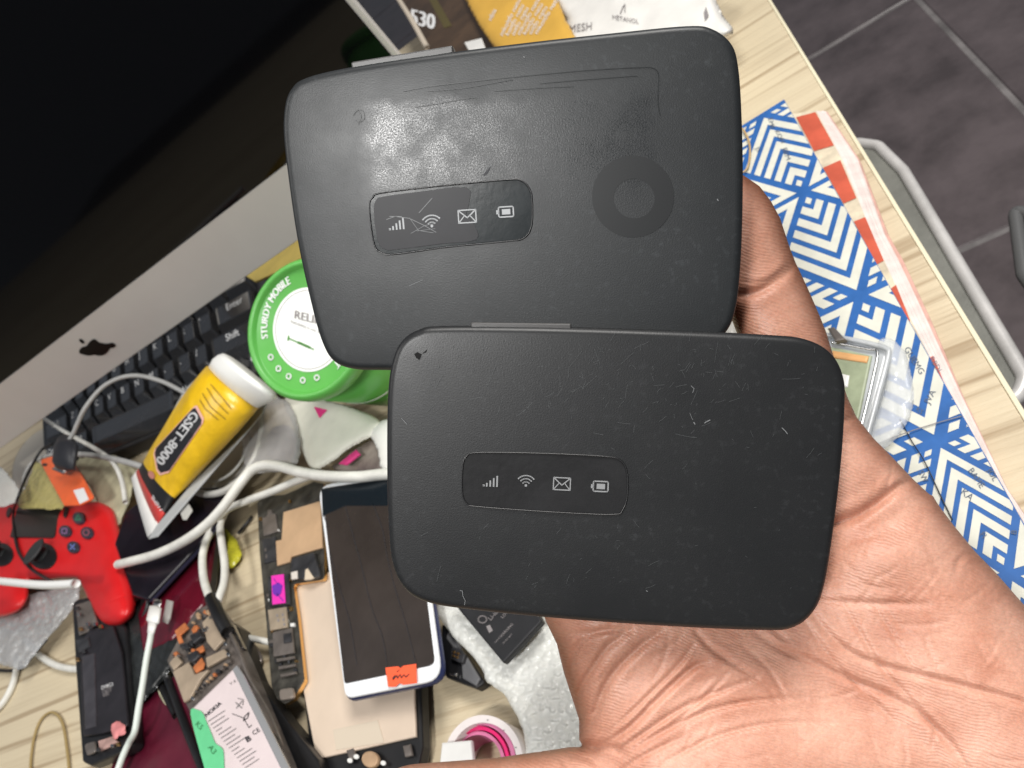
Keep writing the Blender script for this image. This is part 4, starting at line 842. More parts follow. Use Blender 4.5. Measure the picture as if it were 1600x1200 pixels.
# ------------------------------------------------------------------ game controller
def controller():
    t = thing('game_controller', 'red game controller with black sticks and four symbol buttons', 'controller', base(100, 850))
    body = [(-95, 800), (-60, 785), (0, 786), (27, 783), (60, 789), (95, 790), (125, 787), (150, 784), (168, 790), (179, 800), (186, 825), (193, 850), (203, 880), (210, 915), (212, 945), (207, 963), (193, 975), (178, 978), (162, 974), (148, 958), (135, 930), (124, 908), (112, 903), (60, 906), (46, 908), (44, 932), (34, 950), (18, 960), (-2, 964), (-30, 962), (-60, 940), (-90, 880)]
    body = [tuple(q) for q in spline(body, 3, True)]
    h0 = .022; zz = HP(h0)
    dep = lambda X, Y: ((zz.o - CAM) @ zz.n) / (((X - 800) / F) * RX[2, 0] + ((Y - 600) / F) * RX[2, 1] + RX[2, 2])
    G = lambda X, Y, x, y, a, b, rot: np.exp(-((((X - x) * math.cos(rot) + (Y - y) * math.sin(rot)) / a) ** 2 + ((-(X - x) * math.sin(rot) + (Y - y) * math.cos(rot)) / b) ** 2))
    def field(X, Y):
        f = sd_poly(X, Y, body); s = np.clip(f / 26, 0, 1); prof = np.sqrt(1 - (1 - s) ** 2)
        hh = (.020 + .012 * G(X, Y, 172, 905, 26, 75, -.2) + .010 * G(X, Y, 0, 930, 30, 40, 0) + .004 * G(X, Y, 120, 825, 34, 32, 0) + .0035 * G(X, Y, 62, 875, 30, 24, 0)) * prof
        groove = np.exp(-((X - (140 + (Y - 930) * -.25)) / 3) ** 2) * (Y > 880) * 0
        # seam across the grip
        d = seg_d(X, Y, (146, 950), (210, 925))[0]; hh = hh - .0008 * np.exp(-(d / 1.6) ** 2) * (f > 4)
        return f, hh, .016 * prof
    b = inflate('shell', (-110, 770, 225, 990), 2, field, dep, M('controller_red', (.62, .012, .014), .36, spec=.55, v=.05, vs=40), t)
    Sf = Surf(b, .0004, HP(.045))
    def raised(name, P_, up_, mat, par=t, bev=.0006, r=0):
        c = np.mean(P_, 0); sm = np.array([Sf.pt(*(c + (np.array(q) - c) * k)) for q in P_ for k in (.2, .5, .85)]); m = sm.mean(0)
        n = np.linalg.svd(sm - m)[2][2]; n = n if n @ (CAM - m) > 0 else -n
        pl = Pl(m + n * up_, n); e = [pl.pt(*q) for q in P_]
        if r: e = round_poly(e, r)
        slab3(name, e, n, up_ + .004, mat, par, bev=bev); return pl
    raised('touchpad', f7([(108, -435), (380, -440), (340, -238), (60, -245)]), .0009, M('pad_black', (.008, .009, .009), .3), r=.003)
    for q, c_, s in (((487, -365), (.06, .30, .17), 'tri'), ((402, -282), (.26, .14, .30), 'sq'), ((538, -272), (.40, .12, .16), 'o'), ((452, -182), (.16, .2, .5), 'x')):
        c = f7([q])[0]; pl = raised('button', ell(c, 9.2, 9.4, 24), .0022, M('button_dark', (.03, .03, .045), .3), bev=.0008).up(.0003)
        m = M('symbol_' + s, c_, .5); x, y = c
        L_ = {'tri': line([(x - 4, y + 3.6), (x + 4.2, y + 3.2), (x, y - 4.6)], 1.6, True), 'sq': line([(x - 3.6, y - 3.6), (x + 3.8, y - 3.8), (x + 3.6, y + 3.6), (x - 3.8, y + 3.8)], 1.6, True),
              'o': line(ell((x, y), 4.4, 4.6, 16), 1.5, True), 'x': line([(x - 3.6, y - 4), (x + 3.8, y + 4)], 1.6) + line([(x + 3.6, y - 4.2), (x - 3.6, y + 4.2)], 1.6)}[s]
        flat('button_symbol', L_, pl, m, t)
    for q in (((408, -400), 6, 13, .3), ((52, -400), 6, 13, .3)):
        c = f7([q[0]])[0]; raised('option_button', ell(c, q[1] * .55, q[2] * .65, 16, rot=q[3]), .001, m_black)
    for c, rx in ((f7([(262, -128)])[0], 21), (f7([(0, -135)])[0], 19), ):
        pl = raised('stick_well', ell(c, rx + 1, rx * .98, 28), .0008, m_black)
        p0 = pl.pt(*c); n = pl.n; vs = []; fs = []; n_ = 28; R = rx * .0007
        v = RX @ np.array([0, 0, 1]); a = np.cross(n, v); a /= np.linalg.norm(a); b2 = np.cross(n, a)
        prof = [(R * .55, 0), (R * .5, .005), (R * .9, .0075), (R * .98, .009), (R * .9, .0102), (R * .75, .0098), (R * .3, .0092)]
        for rr, d in prof:
            for k in range(n_): th = 2 * math.pi * k / n_; vs.append(p0 + n * d + (a * math.cos(th) + b2 * math.sin(th)) * rr)
        for i in range(len(prof) - 1):
            for k in range(n_): fs.append((i * n_ + k, i * n_ + (k + 1) % n_, (i + 1) * n_ + (k + 1) % n_, (i + 1) * n_ + k))
        fs.append(tuple(range((len(prof) - 1) * n_, len(prof) * n_)))
        o = mesh('analog_stick', vs, fs, M('stick_rubber', (.025, .027, .028), .55), t, True); fix_normals(o)
    tc_ = [(82, 694), (66, 702), (52, 724), (38, 752), (28, 778), (24, 800), (25, 830), (32, 862), (45, 882), (60, 894), (80, 908), (100, 914), (118, 912)]
    P_ = [Sf.up(.002).pt(*q) if q[1] > 792 and q[1] < 900 else HP(.055).pt(*q) for q in tc_]
    tag(tube3('cable', spline(P_, 8), .0016, m_black), 'thin black wire draped over the red controller', 'cable')
    tag(tube('ribbon_cable', [(-20, 906, .06), (20, 910, .06), (70, 914, .06), (119, 912, .06)], .0035, M('bright_cable', (.8, .8, .78), .4)), 'bright white cable passing between the controller grips', 'cable')
controller()

# ------------------------------------------------------------------ pocket routers
def cam_plane(t, n):
    return Pl(CAM + RX @ np.array(t), -(RX @ np.array(n)))
LP = cam_plane((.0224, .0223, .1787), (.07, -.069, .995)); UP = cam_plane((-.0018 * 1.07, -.0397 * 1.07, .1905), (.12, -.15, .98))
def router_mat(name, pl, c0, seed, stain):
    m = bpy.data.materials.new(name); m.use_nodes = True; nt = m.node_tree; b = nt.nodes['Principled BSDF']; L = nt.links
    uv = N(nt, 'ShaderNodeUVMap')
    def noise(sc, det, off=0, sx=1, sy=1, rough=.6):
        mp = N(nt, 'ShaderNodeMapping'); mp.inputs['Scale'].default_value = (sx, sy, 1); mp.inputs['Location'].default_value = (off + seed, off, 0); L.new(uv.outputs[0], mp.inputs[0])
        n = N(nt, 'ShaderNodeTexNoise'); n.inputs['Scale'].default_value = sc; n.inputs['Detail'].default_value = det; n.inputs['Roughness'].default_value = rough; L.new(mp.outputs[0], n.inputs['Vector']); return n.outputs['Fac']
    def mr(x, a, b_, c, d):
        q = N(nt, 'ShaderNodeMapRange'); q.inputs[1].default_value = a; q.inputs[2].default_value = b_; q.inputs[3].default_value = c; q.inputs[4].default_value = d; L.new(x, q.inputs[0]); return q.outputs[0]
    def mt(op, a, b_):
        q = N(nt, 'ShaderNodeMath', operation=op)
        for i, s in enumerate((a, b_)):
            if isinstance(s, (int, float)): q.inputs[i].default_value = s
            else: L.new(s, q.inputs[i])
        return q.outputs[0]
    fine = noise(2600, 2); wear = noise(45, 6, 3); dust = noise(500, 3, 5); scr = noise(60, 4, 9, 1, 9)
    base_c = N(nt, 'ShaderNodeMix', data_type='RGBA'); base_c.inputs[6].default_value = (*c0, 1); base_c.inputs[7].default_value = tuple(c * 2.6 for c in c0) + (1,)
    L.new(mt('MULTIPLY', mr(dust, .55, .72, 0, .55), mr(wear, .35, .62, 0, 1)), base_c.inputs[0]); L.new(base_c.outputs[2], b.inputs['Base Color'])
    rough = mr(wear, .3, .7, .37, .45)
    if stain:
        sx = N(nt, 'ShaderNodeSeparateXYZ'); L.new(uv.outputs[0], sx.inputs[0])
        def loc(px, py):
            p = pl.pt(px, py) - ORG[name]; return p @ AX[name], p @ AY[name]
        a0 = loc(560, 160); a1 = loc(1020, 112); a2 = loc(1010, 290); 
        n3 = noise(90, 5, 11)
        sh = mt('MULTIPLY', mt('SUBTRACT', n3, .5), .010)
        xx = mt('ADD', sx.outputs[0], sh); yy = mt('ADD', sx.outputs[1], sh)
        mx_ = mt('MULTIPLY', mr(xx, a0[0], a0[0] + .004, 0, 1), mr(xx, a1[0], a1[0] + .003, 1, 0))
        my_ = mt('MULTIPLY', mr(yy, a2[1] - .006, a2[1] + .004, 0, 1), mr(yy, a0[1] - .001, a0[1] + .0015, 1, 0))
        patch = mt('MULTIPLY', mx_, my_)
        blot = mt('MULTIPLY', mr(noise(2600, 3, 21, rough=.8), .40, .60, 0, 1), mr(noise(150, 4, 31), .36, .58, .35, 1))
        k = mt('MULTIPLY', patch, blot)
        rough = mt('SUBTRACT', rough, mt('MULTIPLY', k, .17))
    L.new(rough, b.inputs['Roughness']); b.inputs['Specular IOR Level'].default_value = .36
    hgt = fine
    bp = N(nt, 'ShaderNodeBump'); bp.inputs['Distance'].default_value = .000042; bp.inputs['Strength'].default_value = .6; L.new(hgt, bp.inputs['Height']); L.new(bp.outputs[0], b.inputs['Normal'])
    return m
ORG = {}; AX = {}; AY = {}
def router(label, pl, out, thick, panel, icons, button, c0, seed, stain):
    nm = 'router_shell_%d' % seed
    O = pl.pt(*np.mean(out, 0)); ax = pl.pt(np.mean(out, 0)[0] + 100, np.mean(out, 0)[1]) - O; ax /= np.linalg.norm(ax); ay = np.cross(pl.n, ax)
    ORG[nm], AX[nm], AY[nm] = O, ax, ay
    mat = router_mat(nm, pl, c0, seed, stain)
    t = thing('pocket_router', label, 'router', tuple(O - pl.n * thick))
    px = spline(out, 7, True); P_ = np.array([pl.pt(*q) for q in px]); n = pl.n; m = len(P_)
    def ring(ins, d): return inset(P_, n, ins) - n * d
    def build(name, rings, mt_, capb=True, capt=True):
        vs = np.concatenate(rings); fs = []
        for i in range(len(rings) - 1):
            for j in range(m): k = (j + 1) % m; fs.append((i * m + j, i * m + k, (i + 1) * m + k, (i + 1) * m + j))
        if capb: fs.append(tuple(range(m))[::-1])
        if capt: fs.append(tuple(range((len(rings) - 1) * m, len(rings) * m)))
        o = mesh(name, vs, fs, mt_, t, True); fix_normals(o)
        uvl = o.data.uv_layers.new(name='uv')
        for l in o.data.loops:
            q = np.array(o.data.vertices[l.vertex_index].co) - O; uvl.data[l.index].uv = (q @ ax, q @ ay)
        return o
    # front cover: soft rounded edge, slightly domed
    rr = [ring(.0004, .0052), ring(0, .0046), ring(0, .0022)] + [ring(.0018 * (1 - math.cos(a)), .0003 + .0018 * (1 - math.sin(a))) for a in np.linspace(.2, 1.5, 6)]
    e_ = ring(.0022, 0); ce = e_.mean(0); rr += [ce + (e_ - ce) * k - n * d for k, d in ((1, .00028), (.96, .0002), (.85, .0001), (.6, 0), (.3, 0), (.1, 0))]
    build('front_cover', rr, mat)
    rr = [ring(.006, thick), ring(.0035, thick - .0008), ring(.0012, thick - .0035), ring(.0006, .0062), ring(.0008, .0054)]
    build('back_cover', rr, M('router_back', (.010, .010, .011), .4, v=.2), True, True)
    q = pl.up(.00012)
    # window: recessed dark panel with a groove and a lip
    pr = np.array([q.pt(*x) for x in spline(panel, 6, True)])
    o = slab3('window_panel', pr, n, .0004, M('window_dark', (.008 if stain else .018, .012 if stain else .018, .014 if stain else .019), .24 if stain else .45, spec=.14, v=.25, vs=60, bump=.00002 if stain else .00005, bs=500), t, bev=.00012)
    tube3('window_lip', inset(pr, n, -.00012) + n * .00014, .00017, M('lip_black', (.02, .02, .021), .3), t, seg=8, closed=True)
    q2 = pl.up(.00026)
    for k, (kind, c, s, a) in enumerate(icons):
        ca, sa = math.cos(a), math.sin(a); T = lambda x, y: (c[0] + (x * ca - y * sa) * s, c[1] + (x * sa + y * ca) * s)
        TL = lambda L_: [[T(*v) for v in p] for p in L_]
        if kind == 'bars': g = [[(-12 + 5 * i, 9), (-9.6 + 5 * i, 9), (-9.6 + 5 * i, 7 - 3.6 * i), (-12 + 5 * i, 7 - 3.6 * i)] for i in range(5)] + ([[(-12, 9), (-9, 9), (-9, 6), (-12, 6)]])
        elif kind == 'wifi': g = [ell((0, 7.5), 2.1, 2.1, 10)] + sum([line(ell((0, 8.5), r, r, 10, math.radians(222), math.radians(318)), 2.0) for r in (6.5, 11.5, 16.5)], [])
        elif kind == 'mail': g = line([(-12.5, -9), (12.5, -9), (12.5, 9), (-12.5, 9)], 1.7, True) + line([(-12, -8.5), (0, 2), (12, -8.5)], 1.7) + line([(-12, 8.5), (-4, -1)], 1.4) + line([(12, 8.5), (4, -1)], 1.4)
        else: g = line([(-8, -7.5), (11, -7.5), (12.5, -6), (12.5, 6), (11, 7.5), (-8, 7.5), (-9.5, 6), (-9.5, -6)], 2.0, True) + [[(-4.5, -4), (8, -4), (8, 4), (-4.5, 4)]] + [[(-13, -3), (-9, -3), (-9, 3), (-13, 3)]]
        flat({'bars': 'signal_icon', 'wifi': 'wifi_icon', 'mail': 'mail_icon', 'battery': 'battery_icon'}[kind], TL(g), q2, M('icon_grey', (.36, .37, .38) if stain else (.24, .245, .25), .5), t)
    # button on the top rim
    b0, b1, w_ = button
    A = pl.up(-.0012).pt(*b0); B = pl.up(-.0012).pt(*b1); d = (B - A) / np.linalg.norm(B - A); u = np.cross(n, d)
    if u @ (A - O) < 0: u = -u
    slab3('power_button', round_poly([A - u * .001, A + u * w_, B + u * w_, B - u * .001], .0005), n, .0034, M('button_grey', (.045, .043, .042), .4), t, bev=.0004)
    return t, q2, pl
t_lo, q_lo, _ = router('lower black pocket router with a chipped black spot at its top left corner', LP,
    [(652, 515), (690, 509), (850, 510), (1050, 516), (1200, 523), (1262, 530), (1302, 552), (1322, 590), (1324, 640), (1318, 730), (1305, 840), (1290, 925), (1270, 965), (1238, 986), (1190, 989), (1050, 983), (880, 971), (740, 957), (670, 946), (632, 925), (611, 885), (604, 820), (602, 700), (604, 610), (612, 560), (627, 531)], .0125,
    [(724, 728), (730, 713), (746, 708), (840, 709), (945, 714), (970, 721), (979, 740), (979, 775), (972, 796), (956, 803), (860, 799), (750, 791), (730, 786), (723, 768)],
    [('bars', (767, 751), 1.06, .03), ('wifi', (822, 751), 1.0, .04), ('mail', (878, 756), 1.05, .05), ('battery', (937, 760), 1.05, .04)], ((735, 508), (893, 510), .0007), (.0125, .013, .0138), 5, False)
t_up, q_up, _ = router('upper black pocket router with a scratched window and a faint ring mark', UP,
    [(470, 121), (520, 107), (620, 90), (800, 66), (960, 48), (1075, 37), (1115, 42), (1145, 66), (1156, 105), (1161, 180), (1163, 280), (1160, 400), (1152, 480), (1136, 520), (1105, 545), (1040, 556), (850, 574), (700, 582), (610, 580), (550, 578), (518, 565), (500, 535), (484, 480), (462, 380), (447, 280), (439, 205), (442, 160), (452, 136)], .0125,
    [(578, 325), (583, 309), (598, 302), (690, 291), (790, 282), (814, 283), (828, 298), (831, 325), (829, 355), (818, 371), (795, 376), (700, 385), (620, 396), (598, 395), (585, 380)],
    [('bars', (620, 349), 1.1, -.09), ('wifi', (674, 345), 1.08, -.1), ('mail', (730, 338), 1.1, -.06), ('battery', (789, 331), 1.05, -.06)], ((549, 103), (708, 77), .0010), (.0155, .0172, .0185), 9, True)
# marks on the routers
slab('lighter_window_part', spline([(584, 330), (588, 312), (600, 307), (660, 299), (729, 293), (733, 318), (729, 336), (742, 352), (744, 375), (690, 381), (620, 390), (602, 390), (590, 376)], 3, True), UP.up(.00022), .00018, M('lighter_window_grey', (.040, .040, .043), .36, v=.25, vs=90, spec=.1), t_up, bev=.00006)  # thin lighter grey sheet over the left part of the upper window
m_scr = M('scratch', (.17, .175, .18), .5); m_film = M('ring_film', (.012, .013, .014), .40, spec=.28)
c = np.array((989, 307)); flat('ring_mark', [[(c[0] + 64 * math.cos(a), c[1] + 64 * math.sin(a)), (c[0] + 64 * math.cos(b), c[1] + 64 * math.sin(b)), (c[0] + 32 * math.cos(b) + 2, c[1] + 31 * math.sin(b) + 3), (c[0] + 32 * math.cos(a) + 2, c[1] + 31 * math.sin(a) + 3)] for a, b in [(i * .1309, (i + 1) * .1309) for i in range(48)]], UP.up(.00008), m_film, t_up)
u2 = lambda q: [(440 + a / 2.105, b / 2.105) for a, b in q]
l2 = lambda q: [(590 + a / 2.133, 480 + b / 2.133) for a, b in q]
flat('scratch', sum([line(u2(q), w) for q, w in (([(495, 652), (452, 700)], 1.0), ([(345, 722), (372, 712), (420, 718), (470, 742), (508, 764)], .9), ([(425, 768), (470, 742), (505, 735)], .7), ([(355, 712), (395, 712)], 1.0), ([(420, 716), (450, 758), (500, 766)], .7), ([(445, 760), (505, 752)], .6))], []), UP.up(.0003), m_scr, t_up)
flat('scratch', sum([line(u2(q), w) for q, w in (([(690, 541), (668, 577)], 1.0), ([(680, 543), (664, 572)], .8), ([(420, 940), (465, 920)], .5), ([(1433, 655), (1436, 660)], 1.5), ([(796, 186), (799, 189)], 1.2), ([(312, 644), (320, 648)], 1.5))], []), UP.up(.0001), m_scr, t_up)
flat('deep_nick', [u2([(662, 576), (688, 545), (680, 566), (668, 578)])], UP.up(.00012), m_print_k, t_up)
flat('glue_line', sum([line(spline(u2(q), 5), w) for q, w in (([(400, 300), (520, 280), (800, 250), (1000, 232), (1180, 222), (1225, 226), (1240, 250), (1238, 330), (1245, 380)], 1.4), ([(440, 352), (520, 340), (620, 322), (640, 325)], 1.6), ([(850, 275), (1000, 262), (1170, 250)], 1.2), ([(480, 300), (600, 290), (760, 262)], 1.1), ([(700, 300), (850, 290), (960, 285)], 1.1), ([(235, 380), (250, 362), (268, 366), (272, 390), (255, 402), (242, 395)], 1.3), ([(250, 362), (262, 382), (252, 410)], 1.1))], []), UP.up(.0001), M('glue_gloss', (.014, .016, .017), .36, spec=.25), t_up)
flat('chip_mark', [l2(q) for q in ([(122, 156), (132, 150), (145, 156), (143, 166), (137, 175), (128, 168)], [(148, 155), (165, 140), (160, 150)])], LP.up(.0001), M('pit_black', (.001, .001, .001), .9), t_lo)
rs = random.Random(12); sc = []; lo_poly = [(640, 530), (1290, 560), (1260, 950), (640, 920)]
for k in range(300):
    x = rs.gauss(930, 190); y = rs.gauss(590, 38) if k % 3 else rs.uniform(540, 940); a = rs.gauss(-.9, .8); l = rs.expovariate(1 / 7) + 2
    if 640 < x < 1290 and 530 < y < 930 and not (720 < x < 985 and 705 < y < 806): sc.append((x, y, a, l))
flat('fine_scratches', sum([line([(x, y), (x + l * math.cos(a) * .5, y + l * math.sin(a) * .5 + rs.uniform(-1, 1)), (x + l * math.cos(a), y + l * math.sin(a))], .45) for x, y, a, l in sc], []), LP.up(.00009), M('scuff', (.060, .064, .066), .5), t_lo)
flat('scratch', sum([line(l2(q), w) for q, w in (([(1045, 262), (1055, 272), (1050, 285)], .8), ([(1108, 376), (1095, 382), (1090, 386)], 1.4), ([(1054, 384), (1058, 390)], 1.5), ([(1348, 402), (1358, 412), (1366, 422)], 1.2), ([(275, 944), (283, 946), (284, 962), (292, 978), (290, 992)], .9), ([(1050, 375), (1040, 352)], .5), ([(80, 370), (98, 390)], .8), ([(895, 945), (900, 947)], 1)) ], []), LP.up(.0001), m_scr, t_lo)

# ------------------------------------------------------------------ the hand
def skin():
    m = bpy.data.materials.new('skin'); m.use_nodes = True; nt = m.node_tree; b = nt.nodes['Principled BSDF']; L = nt.links; I = b.inputs
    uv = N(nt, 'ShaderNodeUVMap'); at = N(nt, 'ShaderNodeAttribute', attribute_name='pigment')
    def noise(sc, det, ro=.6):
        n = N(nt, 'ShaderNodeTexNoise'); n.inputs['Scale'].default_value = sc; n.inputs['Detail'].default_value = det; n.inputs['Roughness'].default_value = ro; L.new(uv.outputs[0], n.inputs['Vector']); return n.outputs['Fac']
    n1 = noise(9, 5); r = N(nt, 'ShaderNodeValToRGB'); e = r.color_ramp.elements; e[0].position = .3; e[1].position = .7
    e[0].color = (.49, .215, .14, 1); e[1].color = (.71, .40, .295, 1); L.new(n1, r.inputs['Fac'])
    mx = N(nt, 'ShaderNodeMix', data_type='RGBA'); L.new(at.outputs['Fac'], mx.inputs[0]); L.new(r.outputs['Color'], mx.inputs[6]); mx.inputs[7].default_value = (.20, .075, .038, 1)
    n2 = noise(170, 3); m2 = N(nt, 'ShaderNodeMix', data_type='RGBA', blend_type='MULTIPLY'); r2 = N(nt, 'ShaderNodeMapRange'); r2.inputs[1].default_value = .3; r2.inputs[2].default_value = .7; r2.inputs[3].default_value = .86; r2.inputs[4].default_value = 1.06
    L.new(n2, r2.inputs[0]); m2.inputs[0].default_value = 1; L.new(mx.outputs[2], m2.inputs[6]); L.new(r2.outputs[0], m2.inputs[7]); L.new(m2.outputs[2], I['Base Color'])
    I['Roughness'].default_value = .46; I['Subsurface Weight'].default_value = .18; I['Subsurface Radius'].default_value = (.003, .0011, .0006); I['Subsurface Scale'].default_value = 1; I['Specular IOR Level'].default_value = .4
    mp = N(nt, 'ShaderNodeMapping'); mp.inputs['Rotation'].default_value = (0, 0, math.radians(72)); L.new(uv.outputs[0], mp.inputs[0])
    wv = N(nt, 'ShaderNodeTexWave'); wv.inputs['Scale'].default_value = 60; wv.inputs['Distortion'].default_value = 16; wv.inputs['Detail'].default_value = 3; wv.inputs['Detail Scale'].default_value = .25; L.new(mp.outputs[0], wv.inputs['Vector'])
    bp = N(nt, 'ShaderNodeBump'); bp.inputs['Distance'].default_value = .00009; bp.inputs['Strength'].default_value = .5; L.new(wv.outputs['Fac'], bp.inputs['Height'])
    b2 = N(nt, 'ShaderNodeBump'); b2.inputs['Distance'].default_value = .0005; b2.inputs['Strength'].default_value = .35; L.new(noise(60, 4), b2.inputs['Height']); L.new(bp.outputs[0], b2.inputs['Normal']); L.new(b2.outputs[0], I['Normal'])
    return m
PINKY = [(1096, 330), (1112, 292), (1138, 274), (1162, 274), (1187, 291), (1205, 315), (1219, 341), (1234, 387), (1243, 410), (1262, 450), (1281, 494), (1291, 519), (1305, 565), (1324, 620), (1338, 651), (1366, 686), (1392, 712), (1429, 751), (1457, 777), (1470, 850), (1400, 900), (1270, 850), (1222, 720), (1178, 590), (1132, 470), (1106, 390)]
PALM = [(1457, 777), (1492, 823), (1523, 861), (1556, 895), (1600, 945), (1660, 1010), (1740, 1095), (1840, 1190), (1900, 1300), (1880, 1420), (1760, 1500), (1560, 1560), (1300, 1560), (1100, 1440), (980, 1330), (940, 1240), (922, 1180), (905, 1156), (905, 1125), (893, 1088), (881, 1051), (870, 1006), (853, 971), (840, 930), (860, 880), (960, 850), (1100, 840), (1270, 830), (1350, 790)]
CREASE = [  # px polyline, width, depth in m
    ([(1150, 462), (1185, 455), (1222, 432), (1246, 408)], 7, .0016), ([(1160, 440), (1200, 438), (1240, 404)], 3, .0004),
    ([(1300, 665), (1325, 656), (1342, 648)], 5, .0010), ([(1300, 690), (1340, 694), (1372, 688)], 2.5, .0004), 
    ([(1270, 832), (1300, 821), (1350, 800), (1392, 770), (1412, 758), (1436, 752)], 7, .0024), ([(1390, 735), (1396, 718), (1391, 706)], 3, .0006), ([(1400, 760), (1420, 738)], 3, .0005), ([(1384, 762), (1396, 736)], 2.5, .0004),
    ([(1255, 935), (1300, 940), (1360, 943), (1450, 944)], 5, .0008), ([(1492, 890), (1502, 872), (1520, 864), (1535, 868)], 4, .0009), ([(1562, 940), (1570, 930), (1585, 928)], 3, .0006), ([(1500, 945), (1530, 925), (1555, 900)], 3, .0004),
    ([(1178, 985), (1215, 1012), (1262, 1030), (1320, 1058), (1370, 1078), (1430, 1110), (1485, 1160), (1520, 1215)], 5, .0012),
    ([(1262, 945), (1290, 985), (1330, 1020), (1380, 1040), (1450, 1058), (1530, 1078), (1620, 1105), (1700, 1150)], 5, .0011),
    ([(1310, 930), (1345, 990), (1375, 1040), (1420, 1090), (1470, 1150), (1510, 1210)], 3.5, .0006), ([(1250, 960), (1300, 1030), (1360, 1090), (1400, 1130)], 3.5, .0006), ([(1360, 935), (1400, 1000), (1440, 1060)], 2.5, .0004),
    ([(1085, 985), (1110, 1012), (1150, 1040), (1185, 1060)], 4, .0010), ([(1105, 1035), (1080, 1045), (1030, 1090), (980, 1140), (930, 1168)], 5, .0014), ([(1180, 1060), (1120, 1082), (1060, 1110), (1000, 1150), (955, 1180)], 4, .0009),
    ([(1035, 985), (1000, 1010), (960, 1050), (940, 1085), (925, 1125), (908, 1152)], 6, .0016), ([(985, 985), (950, 1010), (925, 1045), (905, 1080), (898, 1110)], 5, .0013), ([(940, 985), (905, 1005), (892, 1040), (890, 1070)], 4, .0011), ([(850, 1000), (890, 992), (950, 985), (985, 985)], 4, .001),
    ([(1085, 1005), (1060, 1040), (1025, 1075), (990, 1110), (950, 1145)], 3.5, .0009), ([(1260, 1090), (1180, 1095), (1110, 1110), (1040, 1140), (990, 1170)], 4, .0008), ([(1300, 1130), (1210, 1130), (1120, 1150), (1040, 1190)], 3.5, .0006), ([(1135, 1055), (1090, 1100), (1050, 1130)], 3, .0007), ([(1070, 1150), (990, 1190), (940, 1230)], 3.5, .0006),
    ([(905, 1156), (930, 1168), (960, 1168), (975, 1180)], 5, .0015), ([(868, 1180), (880, 1190), (884, 1205)], 4, .0008), ([(880, 1178), (920, 1185), (945, 1205)], 4, .0008), ([(1160, 1010), (1200, 1045), (1230, 1095)], 3, .0005), ([(1150, 930), (1210, 985), (1230, 1000)], 4, .0008)]
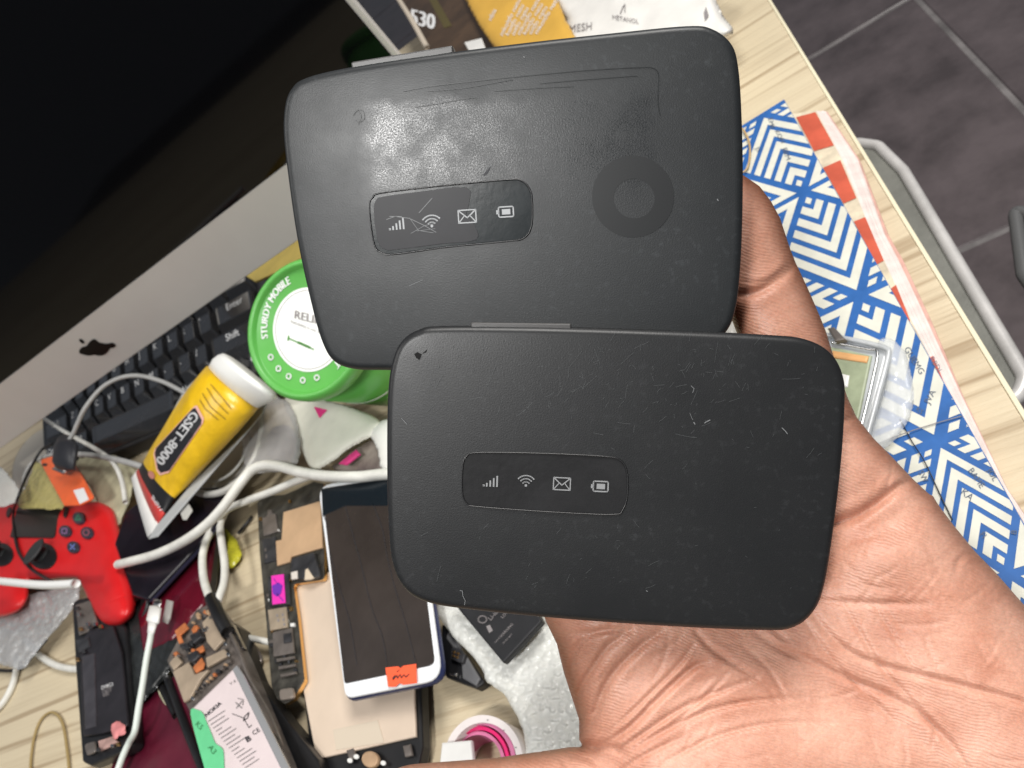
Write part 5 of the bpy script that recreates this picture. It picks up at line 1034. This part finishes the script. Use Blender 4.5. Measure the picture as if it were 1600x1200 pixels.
def hand():
    def field(X, Y):
        parts = [(sd_poly(X, Y, PINKY), 52, .0105), (sd_poly(X, Y, PALM), 95, .0165),
                 (sd_chain(X, Y, [(1310, 950, 74), (1190, 770, 62), (1090, 600, 56), (1010, 330, 48)]), 56, .0095),
                 (sd_chain(X, Y, [(1180, 960, 76), (1050, 790, 62), (930, 640, 58), (850, 440, 50)]), 58, .0095),
                 (sd_chain(X, Y, [(1010, 930, 70), (920, 840, 60), (830, 720, 58), (760, 560, 50)]), 56, .0095),
                 (sd_chain(X, Y, [(1210, 1400, 200), (1010, 1305, 142), (900, 1285, 118), (780, 1292, 108), (660, 1299, 106), (600, 1306, 98)]), 100, .0155)]
        K = 3.0; w = [np.exp(np.clip(p[0] / K, -200, 200)) for p in parts]; F_ = K * np.log(np.maximum(sum(w), 1e-80))
        fm = np.max([p[0] for p in parts], 0); F_ = np.where(fm > 25, fm + (F_ - fm), F_); F_ = np.where(fm < -12, fm, F_)
        Kh = 14.0; wh = [np.exp(np.clip((p[0] - fm) / Kh, -40, 0)) for p in parts]; sw = sum(wh)
        R = sum(a * p[1] for a, p in zip(wh, parts)) / sw; T = sum(a * p[2] for a, p in zip(wh, parts)) / sw
        s = np.clip(F_ / R, 0, 1); prof = np.sqrt(1 - (1 - s) ** 2); h = T * prof
        G = lambda x, y, a, b, rot=0: np.exp(-((((X - x) * math.cos(rot) + (Y - y) * math.sin(rot)) / a) ** 2 + ((-(X - x) * math.sin(rot) + (Y - y) * math.cos(rot)) / b) ** 2))
        h = h + prof * (.0085 * G(1130, 1260, 230, 120, -.25) + .0055 * G(1560, 1080, 140, 220, -.7) - .0030 * G(1300, 1080, 130, 60, .5) + .0020 * G(1380, 870, 75, 60) + .0020 * G(1330, 735, 40, 50) + .0014 * G(1225, 510, 35, 45) + .0010 * G(1175, 360, 35, 50) - .006 * G(1180, 900, 200, 90, .1) - .0015 * G(960, 1060, 50, 50) + .001 * G(1010, 1100, 40, 30, .8))
        wb_ = np.clip(F_ / 40, 0, 1) * .95
        for _ in range(40):
            b_ = h.copy(); b_[1:-1, 1:-1] = (h[:-2, 1:-1] + h[2:, 1:-1] + h[1:-1, :-2] + h[1:-1, 2:]) / 4; h = h * (1 - wb_) + b_ * wb_
        rr_ = random.Random(7); fine = []
        for _ in range(150):
            x, y = rr_.uniform(880, 1600), rr_.uniform(960, 1240)
            if rr_.random() < .3: x, y = rr_.uniform(1300, 1500), rr_.uniform(760, 960)
            a = rr_.choice([-.55, .45, .9, 0.05, -1.1]) + rr_.gauss(0, .25) if x > 1080 else rr_.gauss(-.75, .35); l = rr_.uniform(25, 95)
            fine.append(([(x, y), (x + l * .5 * math.cos(a + .12), y + l * .5 * math.sin(a + .12)), (x + l * math.cos(a), y + l * math.sin(a))], rr_.uniform(2.6, 3.4), rr_.uniform(.00008, .00026)))
        for pts, wd, dp in CREASE + fine:
            P_ = spline(pts, 3); d = np.full(X.shape, 1e9); bb = (X > min(p[0] for p in pts) - 60) & (X < max(p[0] for p in pts) + 60) & (Y > min(p[1] for p in pts) - 60) & (Y < max(p[1] for p in pts) + 60)
            if not bb.any(): continue
            x_, y_ = X[bb], Y[bb]; dd = np.full(x_.shape, 1e9); tt = np.zeros(x_.shape)
            for i in range(len(P_) - 1):
                q, t_ = seg_d(x_, y_, P_[i], P_[i + 1]); k = q < dd; dd = np.where(k, q, dd); tt = np.where(k, (i + t_) / (len(P_) - 1), tt)
            fade = np.minimum(1, .35 + 2.6 * np.minimum(tt, 1 - tt)) * np.minimum(prof[bb] * 1.6, 1)
            dp = dp * .8; h[bb] = h[bb] - dp * fade * np.exp(-(dd / wd) ** 2) + dp * .22 * fade * np.exp(-((dd - wd * 2.4) / (wd * 1.5)) ** 2)
        return F_, np.maximum(h, 0), .011 * prof + .004 * prof * (T > .012)
    dep = lambda X, Y: .2145 - .0105 * np.clip((Y - 350) / 700, 0, 1.2) - .00007 * 120 * np.logaddexp(0, (X + Y * .8 - 2500) / 120)
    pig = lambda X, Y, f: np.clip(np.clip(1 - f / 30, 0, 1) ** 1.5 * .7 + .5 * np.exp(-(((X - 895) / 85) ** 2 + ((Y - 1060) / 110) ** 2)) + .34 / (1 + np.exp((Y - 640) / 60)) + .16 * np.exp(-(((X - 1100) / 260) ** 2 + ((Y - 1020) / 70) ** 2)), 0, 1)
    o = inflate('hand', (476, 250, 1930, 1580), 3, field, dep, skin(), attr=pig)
    o.name = 'person'
    tag(o, 'open left hand holding both black routers, palm up, fingers behind them', 'person')
hand()

# ------------------------------------------------------------------ put every leaf mesh's origin at its own centre
parents = {o.parent for o in bpy.data.objects if o.parent}
for o in list(bpy.data.objects):
    if o.type == 'MESH' and o not in parents and o.data.users == 1 and len(o.data.vertices) and o.name != 'floor':
        n = len(o.data.vertices); co = np.zeros(n * 3); o.data.vertices.foreach_get('co', co); co = co.reshape(-1, 3)
        c = (co.min(0) + co.max(0)) / 2
        if not o.parent: c[2] = co[:, 2].min()
        o.data.transform(Matrix.Translation(Vector(-c))); o.location = Vector(c)
